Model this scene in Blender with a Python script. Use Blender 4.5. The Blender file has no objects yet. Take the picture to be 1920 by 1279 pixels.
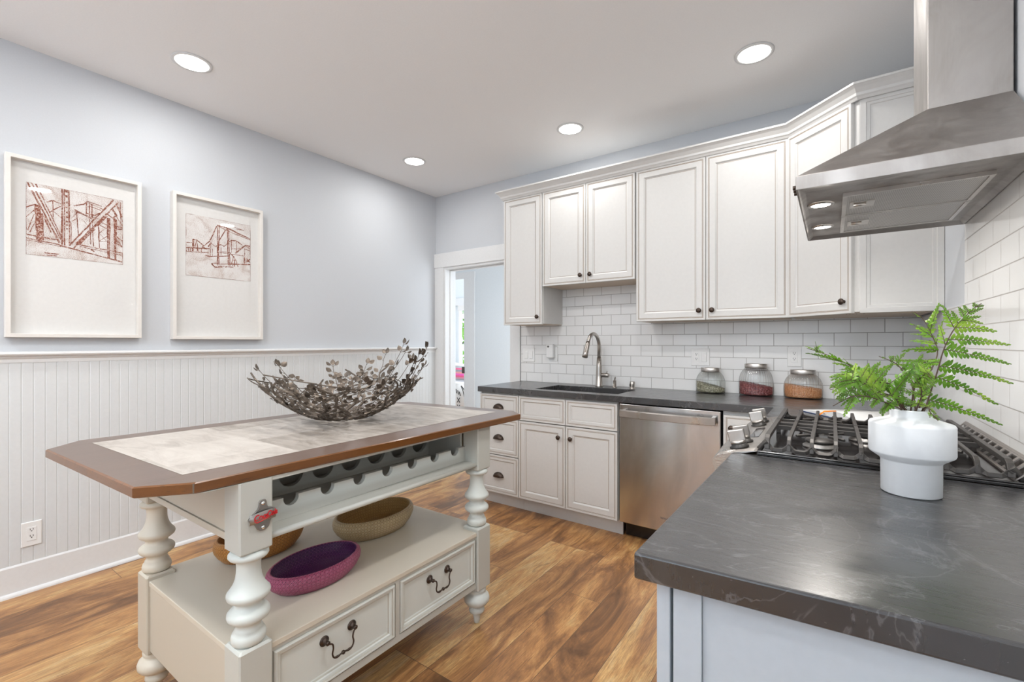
import bpy, math, random
from mathutils import Vector, Matrix
S = bpy.context.scene
COL = S.collection
PI = math.pi
# ------------------------------------------------------------------ camera, world, light, exposure
cam = bpy.data.cameras.new('camera'); camo = bpy.data.objects.new('camera', cam); COL.objects.link(camo)
cam.sensor_width = 36.0; cam.sensor_fit = 'HORIZONTAL'
cam.lens = 36.0 * 853.0 / 1920.0
cam.shift_y = 3.0 / 1920.0
cam.clip_start = 0.02
YAW = math.atan(600.0 / 853.0)
camo.location = (0, 0, 1.226); camo.rotation_euler = (PI / 2, 0, YAW)
S.camera = camo
S.view_settings.view_transform = 'Standard'; S.view_settings.look = 'None'
S.view_settings.gamma = 1.0; S.view_settings.use_curve_mapping = False
S.view_settings.exposure = 0.54
S.cycles.use_denoising = True
S.cycles.max_bounces = 10; S.cycles.transparent_max_bounces = 16
S.cycles.sample_clamp_indirect = 6.0
W = bpy.data.worlds.new('sky'); S.world = W; W.use_nodes = True
wn = W.node_tree.nodes; wl = W.node_tree.links
bg = wn['Background']; bg.inputs[0].default_value = (0.80, 0.90, 1.0, 1); bg.inputs[1].default_value = 1.6

def area(name, loc, rot, sx, sy, power, col=(1, 1, 1), shape='RECTANGLE', spread=PI):
    l = bpy.data.lights.new(name, 'AREA'); l.shape = shape; l.size = sx; l.size_y = sy
    l.energy = power; l.color = col; l.spread = spread
    o = bpy.data.objects.new(name, l); COL.objects.link(o); o.location = loc; o.rotation_euler = rot
    return o
# daylight through the two windows of the wall behind the camera, and into the far room
area('daylight_rear_left', (-1.98, -1.74, 1.25), (PI / 2 + .35, 0, PI), .34, 1.9, 30, (0.93, 0.965, 1.0))
area('daylight_rear_right', (-0.55, -1.74, 1.5), (PI / 2 + .72, 0, PI), 1.5, 1.5, 140, (0.93, 0.965, 1.0))
area('hall_fill', (-1.65, 3.95, 1.45), (PI / 2, 0, PI / 2), 0.8, 1.6, 15, (0.90, 0.95, 1.0))  # added lamp at the closed end of the hall, no window stands there
area('daylight_far_room', (-3.0, 5.8, 1.6), (PI / 2, 0, PI / 2), 1.6, 1.8, 60, (0.9, 0.95, 1.0))

# ------------------------------------------------------------------ helpers
class B:
    """collects faces of one mesh"""
    def __init__(s): s.v = []; s.f = []; s.m = []; s.s = []
    def face(s, idx, mat=0, smooth=False): s.f.append(tuple(idx)); s.m.append(mat); s.s.append(smooth)
    def poly(s, pts, mat=0, smooth=False):
        n = len(s.v); s.v += [tuple(p) for p in pts]; s.face(range(n, n + len(pts)), mat, smooth); return s
    def box(s, a, b, mat=0):
        x0, y0, z0 = [min(a[i], b[i]) for i in range(3)]; x1, y1, z1 = [max(a[i], b[i]) for i in range(3)]
        n = len(s.v)
        s.v += [(x0, y0, z0), (x1, y0, z0), (x1, y1, z0), (x0, y1, z0), (x0, y0, z1), (x1, y0, z1), (x1, y1, z1), (x0, y1, z1)]
        for q in ((0, 3, 2, 1), (4, 5, 6, 7), (0, 1, 5, 4), (1, 2, 6, 5), (2, 3, 7, 6), (3, 0, 4, 7)):
            s.face([n + i for i in q], mat)
        return s
    def hexa(s, low, high, mat=0):
        """low, high: matching polygons (counter-clockwise from above)"""
        n = len(s.v); k = len(low); s.v += [tuple(p) for p in low] + [tuple(p) for p in high]
        s.face([n + i for i in range(k - 1, -1, -1)], mat); s.face([n + k + i for i in range(k)], mat)
        for i in range(k):
            j = (i + 1) % k; s.face([n + i, n + j, n + k + j, n + k + i], mat)
        return s
    def prism(s, pts, O, U, V, N, t, mat=0, side=None, smooth=False):
        """pts (u,v) ccw seen from +N; extruded from O to O+N*t"""
        O, U, V, N = Vector(O), Vector(U), Vector(V), Vector(N)
        lo = [O + U * u + V * v for u, v in pts]; hi = [p + N * t for p in lo]
        n = len(s.v); k = len(lo); s.v += [tuple(p) for p in lo] + [tuple(p) for p in hi]
        s.face([n + i for i in range(k - 1, -1, -1)], mat); s.face([n + k + i for i in range(k)], mat)
        for i in range(k):
            j = (i + 1) % k; s.face([n + i, n + j, n + k + j, n + k + i], mat if side is None else side, smooth)
        return s
    def lathe(s, prof, c=(0, 0), seg=32, sx=1, sy=1, mat=0, cap0=True, cap1=True, rfn=None, zfn=None, axis=None):
        """prof [(r,z)], bottom to top; axis=(O,U,V,N) puts the axis anywhere"""
        n = len(s.v)
        for r, z in prof:
            for i in range(seg):
                a = 2 * PI * i / seg; rr = r * (rfn(a, z) if rfn else 1)
                x, y = rr * sx * math.cos(a), rr * sy * math.sin(a)
                if axis:
                    O, U, V, N = axis; s.v.append(tuple(Vector(O) + Vector(U) * x + Vector(V) * y + Vector(N) * z))
                else:
                    s.v.append((c[0] + x, c[1] + y, z + (zfn(x, y) if zfn else 0)))
        for k in range(len(prof) - 1):
            for i in range(seg):
                j = (i + 1) % seg
                s.face((n + k * seg + i, n + k * seg + j, n + (k + 1) * seg + j, n + (k + 1) * seg + i), mat, True)
        if cap0: s.face([n + i for i in range(seg - 1, -1, -1)], mat)
        if cap1: s.face([n + (len(prof) - 1) * seg + i for i in range(seg)], mat)
        return s
    def tube(s, pts, r, seg=8, mat=0, caps=True, closed=False, flat=False):
        pts = [Vector(p) for p in pts]; k = len(pts)
        rs = r if isinstance(r, (list, tuple)) else [r] * k
        n = len(s.v); up = None
        for i, p in enumerate(pts):
            if closed: d = pts[(i + 1) % k] - pts[i - 1]
            else: d = pts[min(i + 1, k - 1)] - pts[max(i - 1, 0)]
            d = d.normalized() if d.length > 1e-9 else Vector((0, 0, 1))
            if up is None:
                up = Vector((0, 0, 1)) if abs(d.z) < 0.9 else Vector((1, 0, 0))
            a = (up - d * up.dot(d))
            a = a.normalized() if a.length > 1e-6 else d.orthogonal().normalized()
            up = a; b = d.cross(a)
            for q in range(seg):
                t = 2 * PI * (q + (.5 if flat else 0)) / seg
                s.v.append(tuple(p + (a * math.cos(t) + b * math.sin(t)) * rs[i]))
        for i in range(k if closed else k - 1):
            i2 = (i + 1) % k
            for q in range(seg):
                w = (q + 1) % seg
                s.face((n + i * seg + q, n + i * seg + w, n + i2 * seg + w, n + i2 * seg + q), mat, not flat)
        if caps and not closed:
            s.face([n + q for q in range(seg - 1, -1, -1)], mat); s.face([n + (k - 1) * seg + q for q in range(seg)], mat)
        return s
    def rings(s, O, U, V, N, w, h, prof, mats, back=True):
        """nested rectangles: prof [(inset, depth)], mats[i] for the band between i and i+1, mats[-1] for the centre"""
        O, U, V, N = Vector(O), Vector(U), Vector(V), Vector(N); n = len(s.v)
        for ins, d in prof:
            for u, v in ((ins, ins), (w - ins, ins), (w - ins, h - ins), (ins, h - ins)):
                s.v.append(tuple(O + U * u + V * v + N * d))
        for k in range(len(prof) - 1):
            for i in range(4):
                j = (i + 1) % 4
                s.face((n + k * 4 + i, n + k * 4 + j, n + k * 4 + 4 + j, n + k * 4 + 4 + i), mats[k])
        e = n + (len(prof) - 1) * 4; s.face((e, e + 1, e + 2, e + 3), mats[-1])
        if back: s.face((n + 3, n + 2, n + 1, n), mats[0])
        return s
    def sweep(s, prof, path, out, closed_prof=True, mat=0, smooth=False):
        """prof [(o,z)] carried along XY path; out = +1/-1 picks the side the profile grows to; mitred"""
        n = len(s.v); k = len(path); m = len(prof); P = [Vector((p[0], p[1])) for p in path]
        for i in range(k):
            d0 = (P[i] - P[i - 1]).normalized() if i else (P[1] - P[0]).normalized()
            d1 = (P[i + 1] - P[i]).normalized() if i < k - 1 else d0
            n0 = Vector((d0.y, -d0.x)) * out; n1 = Vector((d1.y, -d1.x)) * out
            b = (n0 + n1).normalized(); b = b / max(0.2, b.dot(n0))
            for o, z in prof: s.v.append((P[i].x + b.x * o, P[i].y + b.y * o, z))
        for i in range(k - 1):
            for q in range(m if closed_prof else m - 1):
                w = (q + 1) % m
                f = (n + i * m + q, n + i * m + w, n + (i + 1) * m + w, n + (i + 1) * m + q)
                s.face(f if out < 0 else f[::-1], mat, smooth)
        if closed_prof:
            a = [n + q for q in range(m)]; b = [n + (k - 1) * m + q for q in range(m)]
            s.face(a[::-1] if out < 0 else a, mat); s.face(b if out < 0 else b[::-1], mat)
        return s
    def grid_slab(s, xs, ys, inc, z0, z1, mat=0):
        n = len(s.v); nx, ny = len(xs), len(ys)
        def vid(i, j, t): return n + (t * ny + j) * nx + i
        for t, z in ((0, z0), (1, z1)):
            for y in ys:
                for x in xs: s.v.append((x, y, z))
        on = lambda i, j: 0 <= i < nx - 1 and 0 <= j < ny - 1 and inc(i, j)
        for i in range(nx - 1):
            for j in range(ny - 1):
                if not on(i, j): continue
                s.face((vid(i, j, 1), vid(i + 1, j, 1), vid(i + 1, j + 1, 1), vid(i, j + 1, 1)), mat)
                s.face((vid(i, j + 1, 0), vid(i + 1, j + 1, 0), vid(i + 1, j, 0), vid(i, j, 0)), mat)
                if not on(i, j - 1): s.face((vid(i, j, 0), vid(i + 1, j, 0), vid(i + 1, j, 1), vid(i, j, 1)), mat)
                if not on(i, j + 1): s.face((vid(i + 1, j + 1, 0), vid(i, j + 1, 0), vid(i, j + 1, 1), vid(i + 1, j + 1, 1)), mat)
                if not on(i - 1, j): s.face((vid(i, j + 1, 0), vid(i, j, 0), vid(i, j, 1), vid(i, j + 1, 1)), mat)
                if not on(i + 1, j): s.face((vid(i + 1, j, 0), vid(i + 1, j + 1, 0), vid(i + 1, j + 1, 1), vid(i + 1, j, 1)), mat)
        return s

ORG = {}
def obj(name, b, mats, parent=None, org=None, bevel=0, seg=2, subsurf=0):
    """link collected faces as ONE mesh object; children keep their thing's origin"""
    if parent is not None: org = ORG[parent.name]
    org = Vector(org or (0, 0, 0))
    me = bpy.data.meshes.new(name)
    used = sorted(set(i for f in b.f for i in f)); rem = {u: i for i, u in enumerate(used)}
    me.from_pydata([tuple(Vector(b.v[u]) - org) for u in used], [], [tuple(rem[i] for i in f) for f in b.f])
    for m in (mats if isinstance(mats, (list, tuple)) else [mats]): me.materials.append(m)
    me.polygons.foreach_set('material_index', b.m); me.polygons.foreach_set('use_smooth', b.s)
    me.update()
    o = bpy.data.objects.new(name, me); COL.objects.link(o)
    if parent is not None: o.parent = parent
    else: o.location = org
    ORG[o.name] = tuple(org)
    if bevel:
        md = o.modifiers.new('edge', 'BEVEL'); md.width = bevel; md.segments = seg; md.limit_method = 'ANGLE'; md.angle_limit = 0.6
        md.use_clamp_overlap = True
    if subsurf:
        md = o.modifiers.new('soft', 'SUBSURF'); md.levels = subsurf; md.render_levels = subsurf
    return o
def tag(o, label, cat, group=None):
    o['label'] = label; o['category'] = cat
    if group: o['group'] = group
    return o
def thing(name, label, cat, loc, group=None):
    o = bpy.data.objects.new(name, None); COL.objects.link(o); o.location = loc; o.empty_display_size = 0.05
    ORG[o.name] = tuple(loc); tag(o, label, cat, group)
    return o
def struct(name, b, m, bevel=0):
    o = obj(name, b, m, bevel=bevel); o['kind'] = 'structure'; return o
def dup(root, dx, label, name=None):
    """copy a thing with its parts and sub-parts, moved by dx"""
    r = root.copy(); COL.objects.link(r); r.location = Vector(root.location) + Vector(dx); r['label'] = label
    for ch in list(root.children):
        c = ch.copy(); COL.objects.link(c); c.parent = r
        for g in list(ch.children):
            d = g.copy(); COL.objects.link(d); d.parent = c
    ORG[r.name] = tuple(r.location)
    return r
X, Y, Z = Vector((1, 0, 0)), Vector((0, 1, 0)), Vector((0, 0, 1))
# ------------------------------------------------------------------ materials
class NT:
    def __init__(s, name):
        s.m = bpy.data.materials.new(name); s.m.use_nodes = True; s.t = s.m.node_tree; s.t.nodes.clear()
        s.out = s.n('ShaderNodeOutputMaterial')
    def n(s, t, **kw):
        x = s.t.nodes.new(t)
        for k, v in kw.items():
            setattr(x, k, v)
        return x
    def l(s, a, b): s.t.links.new(a, b)
    def bsdf(s, col=(.8, .8, .8), rough=.5, metal=0., **kw):
        p = s.n('ShaderNodeBsdfPrincipled'); p.inputs['Base Color'].default_value = (*col, 1)
        p.inputs['Roughness'].default_value = rough; p.inputs['Metallic'].default_value = metal
        for k, v in kw.items(): p.inputs[k.replace('_', ' ')].default_value = v
        s.l(p.outputs[0], s.out.inputs[0]); s.p = p; return p
    def coord(s, scale=(1, 1, 1), rot=(0, 0, 0), out='Object'):
        tc = s.n('ShaderNodeTexCoord'); mp = s.n('ShaderNodeMapping')
        mp.inputs['Scale'].default_value = scale; mp.inputs['Rotation'].default_value = rot
        s.l(tc.outputs[out], mp.inputs[0]); return mp.outputs[0]
    def noise(s, vec, scale=5., detail=4., rough=.55, dist=0.):
        t = s.n('ShaderNodeTexNoise'); t.inputs['Scale'].default_value = scale; t.inputs['Detail'].default_value = detail
        t.inputs['Roughness'].default_value = rough; t.inputs['Distortion'].default_value = dist
        s.l(vec, t.inputs['Vector']); return t.outputs['Fac']
    def ramp(s, fac, stops):
        r = s.n('ShaderNodeValToRGB'); e = r.color_ramp.elements
        while len(e) > 1: e.remove(e[-1])
        e[0].position = stops[0][0]; e[0].color = (*stops[0][1], 1)
        for p, c in stops[1:]:
            q = e.new(p); q.color = (*c, 1)
        s.l(fac, r.inputs[0]); return r.outputs[0]
    def mix(s, fac, a, b, mode='MIX'):
        x = s.n('ShaderNodeMix'); x.data_type = 'RGBA'; x.blend_type = mode
        for v, i in ((fac, 0), (a, 6), (b, 7)):
            if hasattr(v, 'is_linked') or hasattr(v, 'links'): s.l(v, x.inputs[i])
            elif i == 0: x.inputs[0].default_value = v
            else: x.inputs[i].default_value = (*v, 1)
        return x.outputs[2]
    def math(s, op, a, b=None, c=None):
        x = s.n('ShaderNodeMath'); x.operation = op
        for i, v in enumerate((a, b, c)):
            if v is None: continue
            if hasattr(v, 'links'): s.l(v, x.inputs[i])
            else: x.inputs[i].default_value = v
        return x.outputs[0]
    def bump(s, h, strength=.2, dist=.01):
        b = s.n('ShaderNodeBump'); b.inputs['Strength'].default_value = strength; b.inputs['Distance'].default_value = dist
        s.l(h, b.inputs['Height']); s.l(b.outputs[0], s.p.inputs['Normal'])
    def col(s, c): s.l(c, s.p.inputs['Base Color'])
    def rgh(s, c): s.l(c, s.p.inputs['Roughness'])

def plain(name, col, rough=.5, metal=0., bump=0., bscale=60., **kw):
    t = NT(name); t.bsdf(col, rough, metal, **kw)
    v = t.coord(); n = t.noise(v, bscale, 3)
    t.col(t.mix(n, tuple(c * .96 for c in col), tuple(min(1, c * 1.04) for c in col)))
    if bump: t.bump(n, bump, .002)
    return t.m
M = {}
M['wall'] = plain('blue_white_wall_paint', (.58, .60, .628), .7, bump=.08, bscale=180)
M['hallwall'] = plain('pale_blue_hall_paint', (.74, .78, .80), .7)
M['ceil'] = plain('ceiling_paint', (.90, .905, .91), .8, bump=.06, bscale=150)
M['trim'] = plain('white_trim_paint', (.73, .735, .735), .4)
M['bead'] = plain('white_beadboard_paint', (.66, .675, .68), .45)
M['cab'] = plain('antique_white_cabinet_paint', (.64, .632, .615), .42)
M['glaze'] = plain('brown_glaze', (.34, .27, .21), .5)
M['cabside'] = plain('daylight_tinted_cabinet_panel', (.44, .485, .53), .35)  # white cabinet paint with the blue of the daylight mixed into its colour
M['under'] = plain('raw_maple_underside', (.62, .52, .42), .6)
M['bronze'] = plain('oil_rubbed_bronze', (.075, .055, .045), .38, .85)
M['chrome'] = plain('polished_chrome', (.78, .78, .78), .12, 1.)
M['nickel'] = plain('brushed_nickel', (.46, .43, .40), .28, 1.)
M['black'] = plain('black_plastic', (.02, .018, .016), .4)
M['plate'] = plain('white_plastic', (.80, .80, .79), .35)
M['iron'] = plain('cast_iron', (.06, .054, .05), .42, .3, bump=.25, bscale=400)
M['enamel'] = plain('black_enamel', (.014, .012, .012), .12)
M['ceramic'] = plain('matte_white_ceramic', (.74, .76, .78), .55, bump=.05, bscale=60)
M['paper'] = plain('white_paper', (.66, .66, .65), .7)
M['navy'] = plain('navy_book_cover', (.04, .07, .16), .5)
M['orange'] = plain('orange_ribbon', (.85, .28, .03), .5)
M['frame'] = plain('whitewashed_frame_wood', (.74, .71, .67), .5, bump=.1, bscale=40)
M['mat'] = plain('offwhite_mount_board', (.73, .72, .70), .8)
M['redpaint'] = plain('red_enamel_paint', (.55, .015, .02), .35)
M['sofa'] = plain('white_sofa_fabric', (.78, .79, .80), .9)
M['greylet'] = plain('grey_lettering', (.10, .09, .09), .5)

def emis(name, col, st):
    t = NT(name); e = t.n('ShaderNodeEmission'); e.inputs[0].default_value = (*col, 1); e.inputs[1].default_value = st
    t.l(e.outputs[0], t.out.inputs[0]); return t.m
M['lamp'] = emis('lit_lamp_diffuser', (1, .98, .95), 9.)
M['halogen'] = emis('lit_halogen', (1, .97, .92), 14.)

def glass(name, refl=1.0, tint=(1, 1, 1), rough=0.02, cap=.09):
    t = NT(name); tr = t.n('ShaderNodeBsdfTransparent'); tr.inputs[0].default_value = (*tint, 1)
    g = t.n('ShaderNodeBsdfGlossy'); g.inputs['Roughness'].default_value = rough
    f = t.n('ShaderNodeFresnel'); f.inputs[0].default_value = 1.5
    k = t.math('MINIMUM', t.math('MULTIPLY', f.outputs[0], refl), cap)
    mx = t.n('ShaderNodeMixShader'); t.l(k, mx.inputs[0]); t.l(tr.outputs[0], mx.inputs[1]); t.l(g.outputs[0], mx.inputs[2])
    t.l(mx.outputs[0], t.out.inputs[0]); return t.m
M['glass'] = glass('picture_glass', .9)
M['jar'] = glass('ribbed_jar_glass', 2.2, (.97, .98, .975), .04, .30)

def floor_mat():
    t = NT('rustic_wood_planks'); t.bsdf((.4, .25, .12), .34)
    tc = t.n('ShaderNodeTexCoord'); sp = t.n('ShaderNodeSeparateXYZ'); t.l(tc.outputs['Object'], sp.inputs[0])
    cb = t.n('ShaderNodeCombineXYZ'); t.l(sp.outputs[1], cb.inputs[0]); t.l(sp.outputs[0], cb.inputs[1])
    br = t.n('ShaderNodeTexBrick'); t.l(cb.outputs[0], br.inputs['Vector'])
    br.inputs['Color1'].default_value = (0, 0, 0, 1); br.inputs['Color2'].default_value = (1, 1, 1, 1); br.inputs['Mortar'].default_value = (.5, .5, .5, 1)
    br.inputs['Scale'].default_value = 1; br.inputs['Brick Width'].default_value = 1.22; br.inputs['Row Height'].default_value = .178
    br.inputs['Mortar Size'].default_value = .0012; br.inputs['Mortar Smooth'].default_value = .2; br.offset = .37; br.offset_frequency = 3
    rnd = br.outputs['Color']; mort = br.outputs['Fac']
    # grain runs along the planks and is shifted from plank to plank
    off = t.n('ShaderNodeCombineXYZ'); t.l(t.math('MULTIPLY', rnd, 7.3), off.inputs[0]); t.l(t.math('MULTIPLY', rnd, 13.1), off.inputs[2])
    ad = t.n('ShaderNodeVectorMath'); ad.operation = 'ADD'; t.l(cb.outputs[0], ad.inputs[0]); t.l(off.outputs[0], ad.inputs[1])
    def stretched(sx, sy):
        mp = t.n('ShaderNodeMapping'); mp.inputs['Scale'].default_value = (sx, sy, 1); t.l(ad.outputs[0], mp.inputs[0]); return mp.outputs[0]
    big = t.noise(stretched(1.5, 5.5), 1.15, 8, .66, 1.1); fine = t.noise(stretched(12, 190), 1.0, 7, .8, .5)
    knots = t.noise(stretched(3, 9), 1.3, 5, .6, 1.8)
    tone = t.math('ADD', t.math('MULTIPLY_ADD', big, 1.5, -.42), t.math('MULTIPLY', rnd, .30))
    c = t.ramp(tone, [(.15, (.11, .052, .023)), (.30, (.25, .115, .045)), (.42, (.43, .205, .075)), (.54, (.59, .31, .115)), (.67, (.70, .44, .185)), (.84, (.75, .56, .33))])
    c = t.mix(t.math('MULTIPLY', t.ramp(fine, [(.35, (1, 1, 1)), (.62, (0, 0, 0))]), .72), c, (.13, .065, .030))
    c = t.mix(t.ramp(knots, [(.62, (0, 0, 0)), (.74, (.55, .55, .55))]), c, (.15, .075, .035))
    c = t.mix(mort, c, (.10, .06, .035))
    t.col(c); t.rgh(t.math('MULTIPLY_ADD', fine, .22, .24))
    t.bump(t.math('SUBTRACT', t.math('MULTIPLY', fine, .35), mort), .25, .003)
    return t.m
M['floor'] = floor_mat()

def tile_mat(name, axis):
    t = NT(name); t.bsdf((.8, .8, .79), .13)
    tc = t.n('ShaderNodeTexCoord'); sp = t.n('ShaderNodeSeparateXYZ'); t.l(tc.outputs['Object'], sp.inputs[0])
    cb = t.n('ShaderNodeCombineXYZ')
    t.l(t.math('ADD', sp.outputs[axis], 0.067 if axis == 0 else 0.0), cb.inputs[0]); t.l(t.math('ADD', sp.outputs[2], -.894 + .0778 * 4), cb.inputs[1])
    br = t.n('ShaderNodeTexBrick'); t.l(cb.outputs[0], br.inputs['Vector'])
    br.inputs['Color1'].default_value = (0, 0, 0, 1); br.inputs['Color2'].default_value = (1, 1, 1, 1)
    br.inputs['Scale'].default_value = 1; br.inputs['Brick Width'].default_value = .1545; br.inputs['Row Height'].default_value = .0778
    br.inputs['Mortar Size'].default_value = .0018; br.inputs['Mortar Smooth'].default_value = .1; br.offset = .5; br.offset_frequency = 2
    c = t.mix(br.outputs['Color'], (.775, .775, .765), (.80, .80, .795)); c = t.mix(br.outputs['Fac'], c, (.40, .385, .37))
    t.col(c); t.rgh(t.math('MULTIPLY_ADD', br.outputs['Fac'], .5, .13))
    t.bump(t.math('SUBTRACT', 1.0, br.outputs['Fac']), .5, .002); return t.m
M['tile_back'] = tile_mat('white_subway_tile_back', 0); M['tile_right'] = tile_mat('white_subway_tile_right', 1)

def counter_mat():
    t = NT('honed_soapstone'); t.bsdf((.05, .05, .055), .33)
    v = t.coord(); n1 = t.noise(v, 5, 6, .6, 1.2); n2 = t.noise(t.coord((1, 30, 1)), 3, 5, .7, .4); n3 = t.noise(v, 190, 2, .5)
    c = t.ramp(n1, [(.3, (.016, .016, .018)), (.55, (.026, .0255, .027)), (.8, (.044, .043, .044))])
    vein = t.ramp(t.math('ABSOLUTE', t.math('SUBTRACT', t.noise(v, 3.1, 5, .55, 2.2), .5)), [(0.0, (1, 1, 1)), (.011, (0, 0, 0))])
    c = t.mix(t.math('MULTIPLY', vein, .30), c, (.22, .22, .23))
    c = t.mix(t.ramp(n3, [(.73, (0, 0, 0)), (.80, (.5, .5, .5))]), c, (.30, .30, .31))
    t.col(c); t.rgh(t.math('MULTIPLY_ADD', n2, .16, .20)); t.p.inputs['Specular IOR Level'].default_value = 1.0; t.p.inputs['Coat Weight'].default_value = .3; t.p.inputs['Coat Roughness'].default_value = .26; t.bump(n2, .02, .002); return t.m
M['stone'] = counter_mat()

def steel_mat(name, along, base=(.56, .53, .50), rough=.27, smudge=.12, aniso=0.):
    """brushed stainless; along = axis scale with the small value along the brushing"""
    t = NT(name); t.bsdf(base, rough, 1.0)
    n = t.noise(t.coord(along), 1., 3, .7); sm = t.noise(t.coord((2.2, 2.2, 1.1)), 2.2, 5, .6, 1.4)
    sm = t.ramp(sm, [(.36, (0, 0, 0)), (.66, (1, 1, 1))]); t.col(t.mix(t.math('MULTIPLY', sm, .55), base, tuple(c * .66 for c in base)))
    t.rgh(t.math('ADD', t.math('MULTIPLY_ADD', n, .14, rough - .07), t.math('MULTIPLY', sm, smudge)))
    if aniso:
        tg = t.n('ShaderNodeTangent'); tg.direction_type = 'RADIAL'; tg.axis = 'Z'; t.l(tg.outputs[0], t.p.inputs['Tangent'])
        t.p.inputs['Anisotropic'].default_value = aniso; t.p.inputs['Anisotropic Rotation'].default_value = .25
    else: t.bump(n, .05, .001)
    return t.m
M['steel'] = steel_mat('brushed_stainless', (6, 6, 420))
M['satin'] = steel_mat('satin_sink_stainless', (40, 40, 40), (.70, .69, .68), .45, .1)
M['steelh'] = steel_mat('smudged_hood_stainless', (320, 320, 5), (.385, .36, .34), .36, .26)
M['steeld'] = steel_mat('dishwasher_stainless', (8, 8, 500), (.68, .665, .65), .17, .02, .92)

def mesh_filter():
    t = NT('filter_mesh'); t.bsdf((.42, .40, .38), .4, .9)
    w = t.n('ShaderNodeTexChecker'); w.inputs['Scale'].default_value = 330; t.l(t.coord(rot=(0, 0, .785)), w.inputs['Vector'])
    t.col(t.mix(w.outputs['Fac'], (.30, .28, .27), (.55, .53, .50))); return t.m
M['filter'] = mesh_filter()

def island_paint(name, a, b, grime=(.34, .30, .24)):
    t = NT(name); t.bsdf(a, .42)
    v = t.coord(); n = t.noise(v, 3.2, 5, .6, .6); g = t.noise(t.coord((22, 22, 5)), 3, 6, .72, .5)
    c = t.mix(n, a, b); c = t.mix(t.ramp(g, [(.66, (0, 0, 0)), (.80, (.5, .5, .5))]), c, grime)
    geo = t.n('ShaderNodeNewGeometry')
    wear = t.ramp(geo.outputs['Pointiness'], [(.53, (0, 0, 0)), (.62, (.4, .4, .4))])
    c = t.mix(wear, c, grime)
    t.col(c); t.bump(g, .06, .002); return t.m
M['cream'] = island_paint('distressed_cream_warm_lit', (.69, .635, .53), (.67, .62, .52))  # island paint with warm light put into its colour
M['sage'] = island_paint('distressed_sage_daylit', (.66, .685, .65), (.63, .665, .63))  # same island paint, with the aisle side's cool daylight put into its colour
M['crackle'] = plain('dark_gap_stain', (.16, .13, .10), .6)

def wood(name, a, b, along, rough, dark):
    t = NT(name); t.bsdf(a, rough, Coat_Weight=.25, Coat_Roughness=.12)
    n = t.noise(t.coord(along), 1., 6, .62, .8); f = t.noise(t.coord(tuple(q * 4 for q in along)), 1., 4, .7)
    c = t.mix(n, a, b); c = t.mix(t.ramp(f, [(.58, (0, 0, 0)), (.72, (.7, .7, .7))]), c, dark)
    t.col(c); t.bump(f, .08, .002); return t.m
M['edge'] = wood('varnished_cherry_edge', (.105, .036, .008), (.205, .078, .017), (22, 2.2, 40), .3, (.045, .016, .006))
M['top'] = wood('worn_walnut_border', (.105, .066, .050), (.150, .098, .076), (20, 2.5, 20), .3, (.16, .10, .075))
def travertine():
    t = NT('travertine_inlay'); t.bsdf((.66, .60, .53), .38)
    v = t.coord(rot=(0, 0, 0)); br = t.n('ShaderNodeTexBrick'); t.l(v, br.inputs['Vector'])
    br.inputs['Color1'].default_value = (0, 0, 0, 1); br.inputs['Color2'].default_value = (1, 1, 1, 1); br.inputs['Mortar'].default_value = (.5, .5, .5, 1)
    br.inputs['Scale'].default_value = 1; br.inputs['Brick Width'].default_value = .26; br.inputs['Row Height'].default_value = .30; br.inputs['Mortar Size'].default_value = .0008; br.offset = .4
    a = t.noise(t.coord((5, 16, 5)), 1.2, 7, .68, .9); b_ = t.noise(t.coord((40, 90, 40)), 1., 4, .7)
    f = t.math('ADD', t.math('MULTIPLY', a, .8), t.math('MULTIPLY', br.outputs['Color'], .30))
    c = t.ramp(f, [(.33, (.23, .20, .17)), (.48, (.36, .325, .29)), (.62, (.46, .42, .38)), (.80, (.54, .505, .46))])
    c = t.mix(t.ramp(b_, [(.64, (0, 0, 0)), (.78, (.6, .6, .6))]), c, (.38, .33, .28))
    t.col(c); t.bump(a, .06, .002); return t.m
M['trav'] = travertine()

def weave(name, a, b, hole, inner=None):
    t = NT(name); t.bsdf(a, .36)
    tc = t.n('ShaderNodeUVMap'); mp = t.n('ShaderNodeMapping'); mp.inputs['Rotation'].default_value = (0, 0, .785); t.l(tc.outputs[0], mp.inputs[0])
    ck = t.n('ShaderNodeTexChecker'); ck.inputs['Scale'].default_value = 1.0; t.l(mp.outputs[0], ck.inputs['Vector'])
    n = t.noise(t.coord(), 60, 4, .6)
    c = t.mix(ck.outputs['Fac'], a, b); c = t.mix(t.math('MULTIPLY', n, .6), c, tuple(q * .55 for q in a))
    vo = t.n('ShaderNodeTexVoronoi'); vo.inputs['Scale'].default_value = 1.0; vo.inputs['Randomness'].default_value = .12
    t.l(mp.outputs[0], vo.inputs['Vector'])
    h = t.ramp(vo.outputs['Distance'], [(.13, (1, 1, 1)), (.2, (0, 0, 0))])
    c = t.mix(h, c, hole)
    w = t.n('ShaderNodeTexWave'); w.inputs['Scale'].default_value = .5; t.l(mp.outputs[0], w.inputs['Vector'])
    t.col(c); t.bump(t.math('ADD', t.math('MULTIPLY', ck.outputs['Fac'], .6), w.outputs['Fac']), .55, .003); return t.m
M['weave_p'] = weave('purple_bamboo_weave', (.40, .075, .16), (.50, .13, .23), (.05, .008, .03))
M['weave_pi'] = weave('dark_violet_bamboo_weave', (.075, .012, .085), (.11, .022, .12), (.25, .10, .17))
M['weave_t'] = weave('straw_bamboo_weave', (.56, .41, .22), (.66, .52, .31), (.10, .06, .03))
M['weave_ti'] = weave('amber_bamboo_weave', (.50, .30, .10), (.60, .38, .15), (.16, .09, .03))
M['weave_o'] = weave('orange_bamboo_weave', (.54, .22, .045), (.62, .29, .075), (.12, .04, .01))

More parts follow.
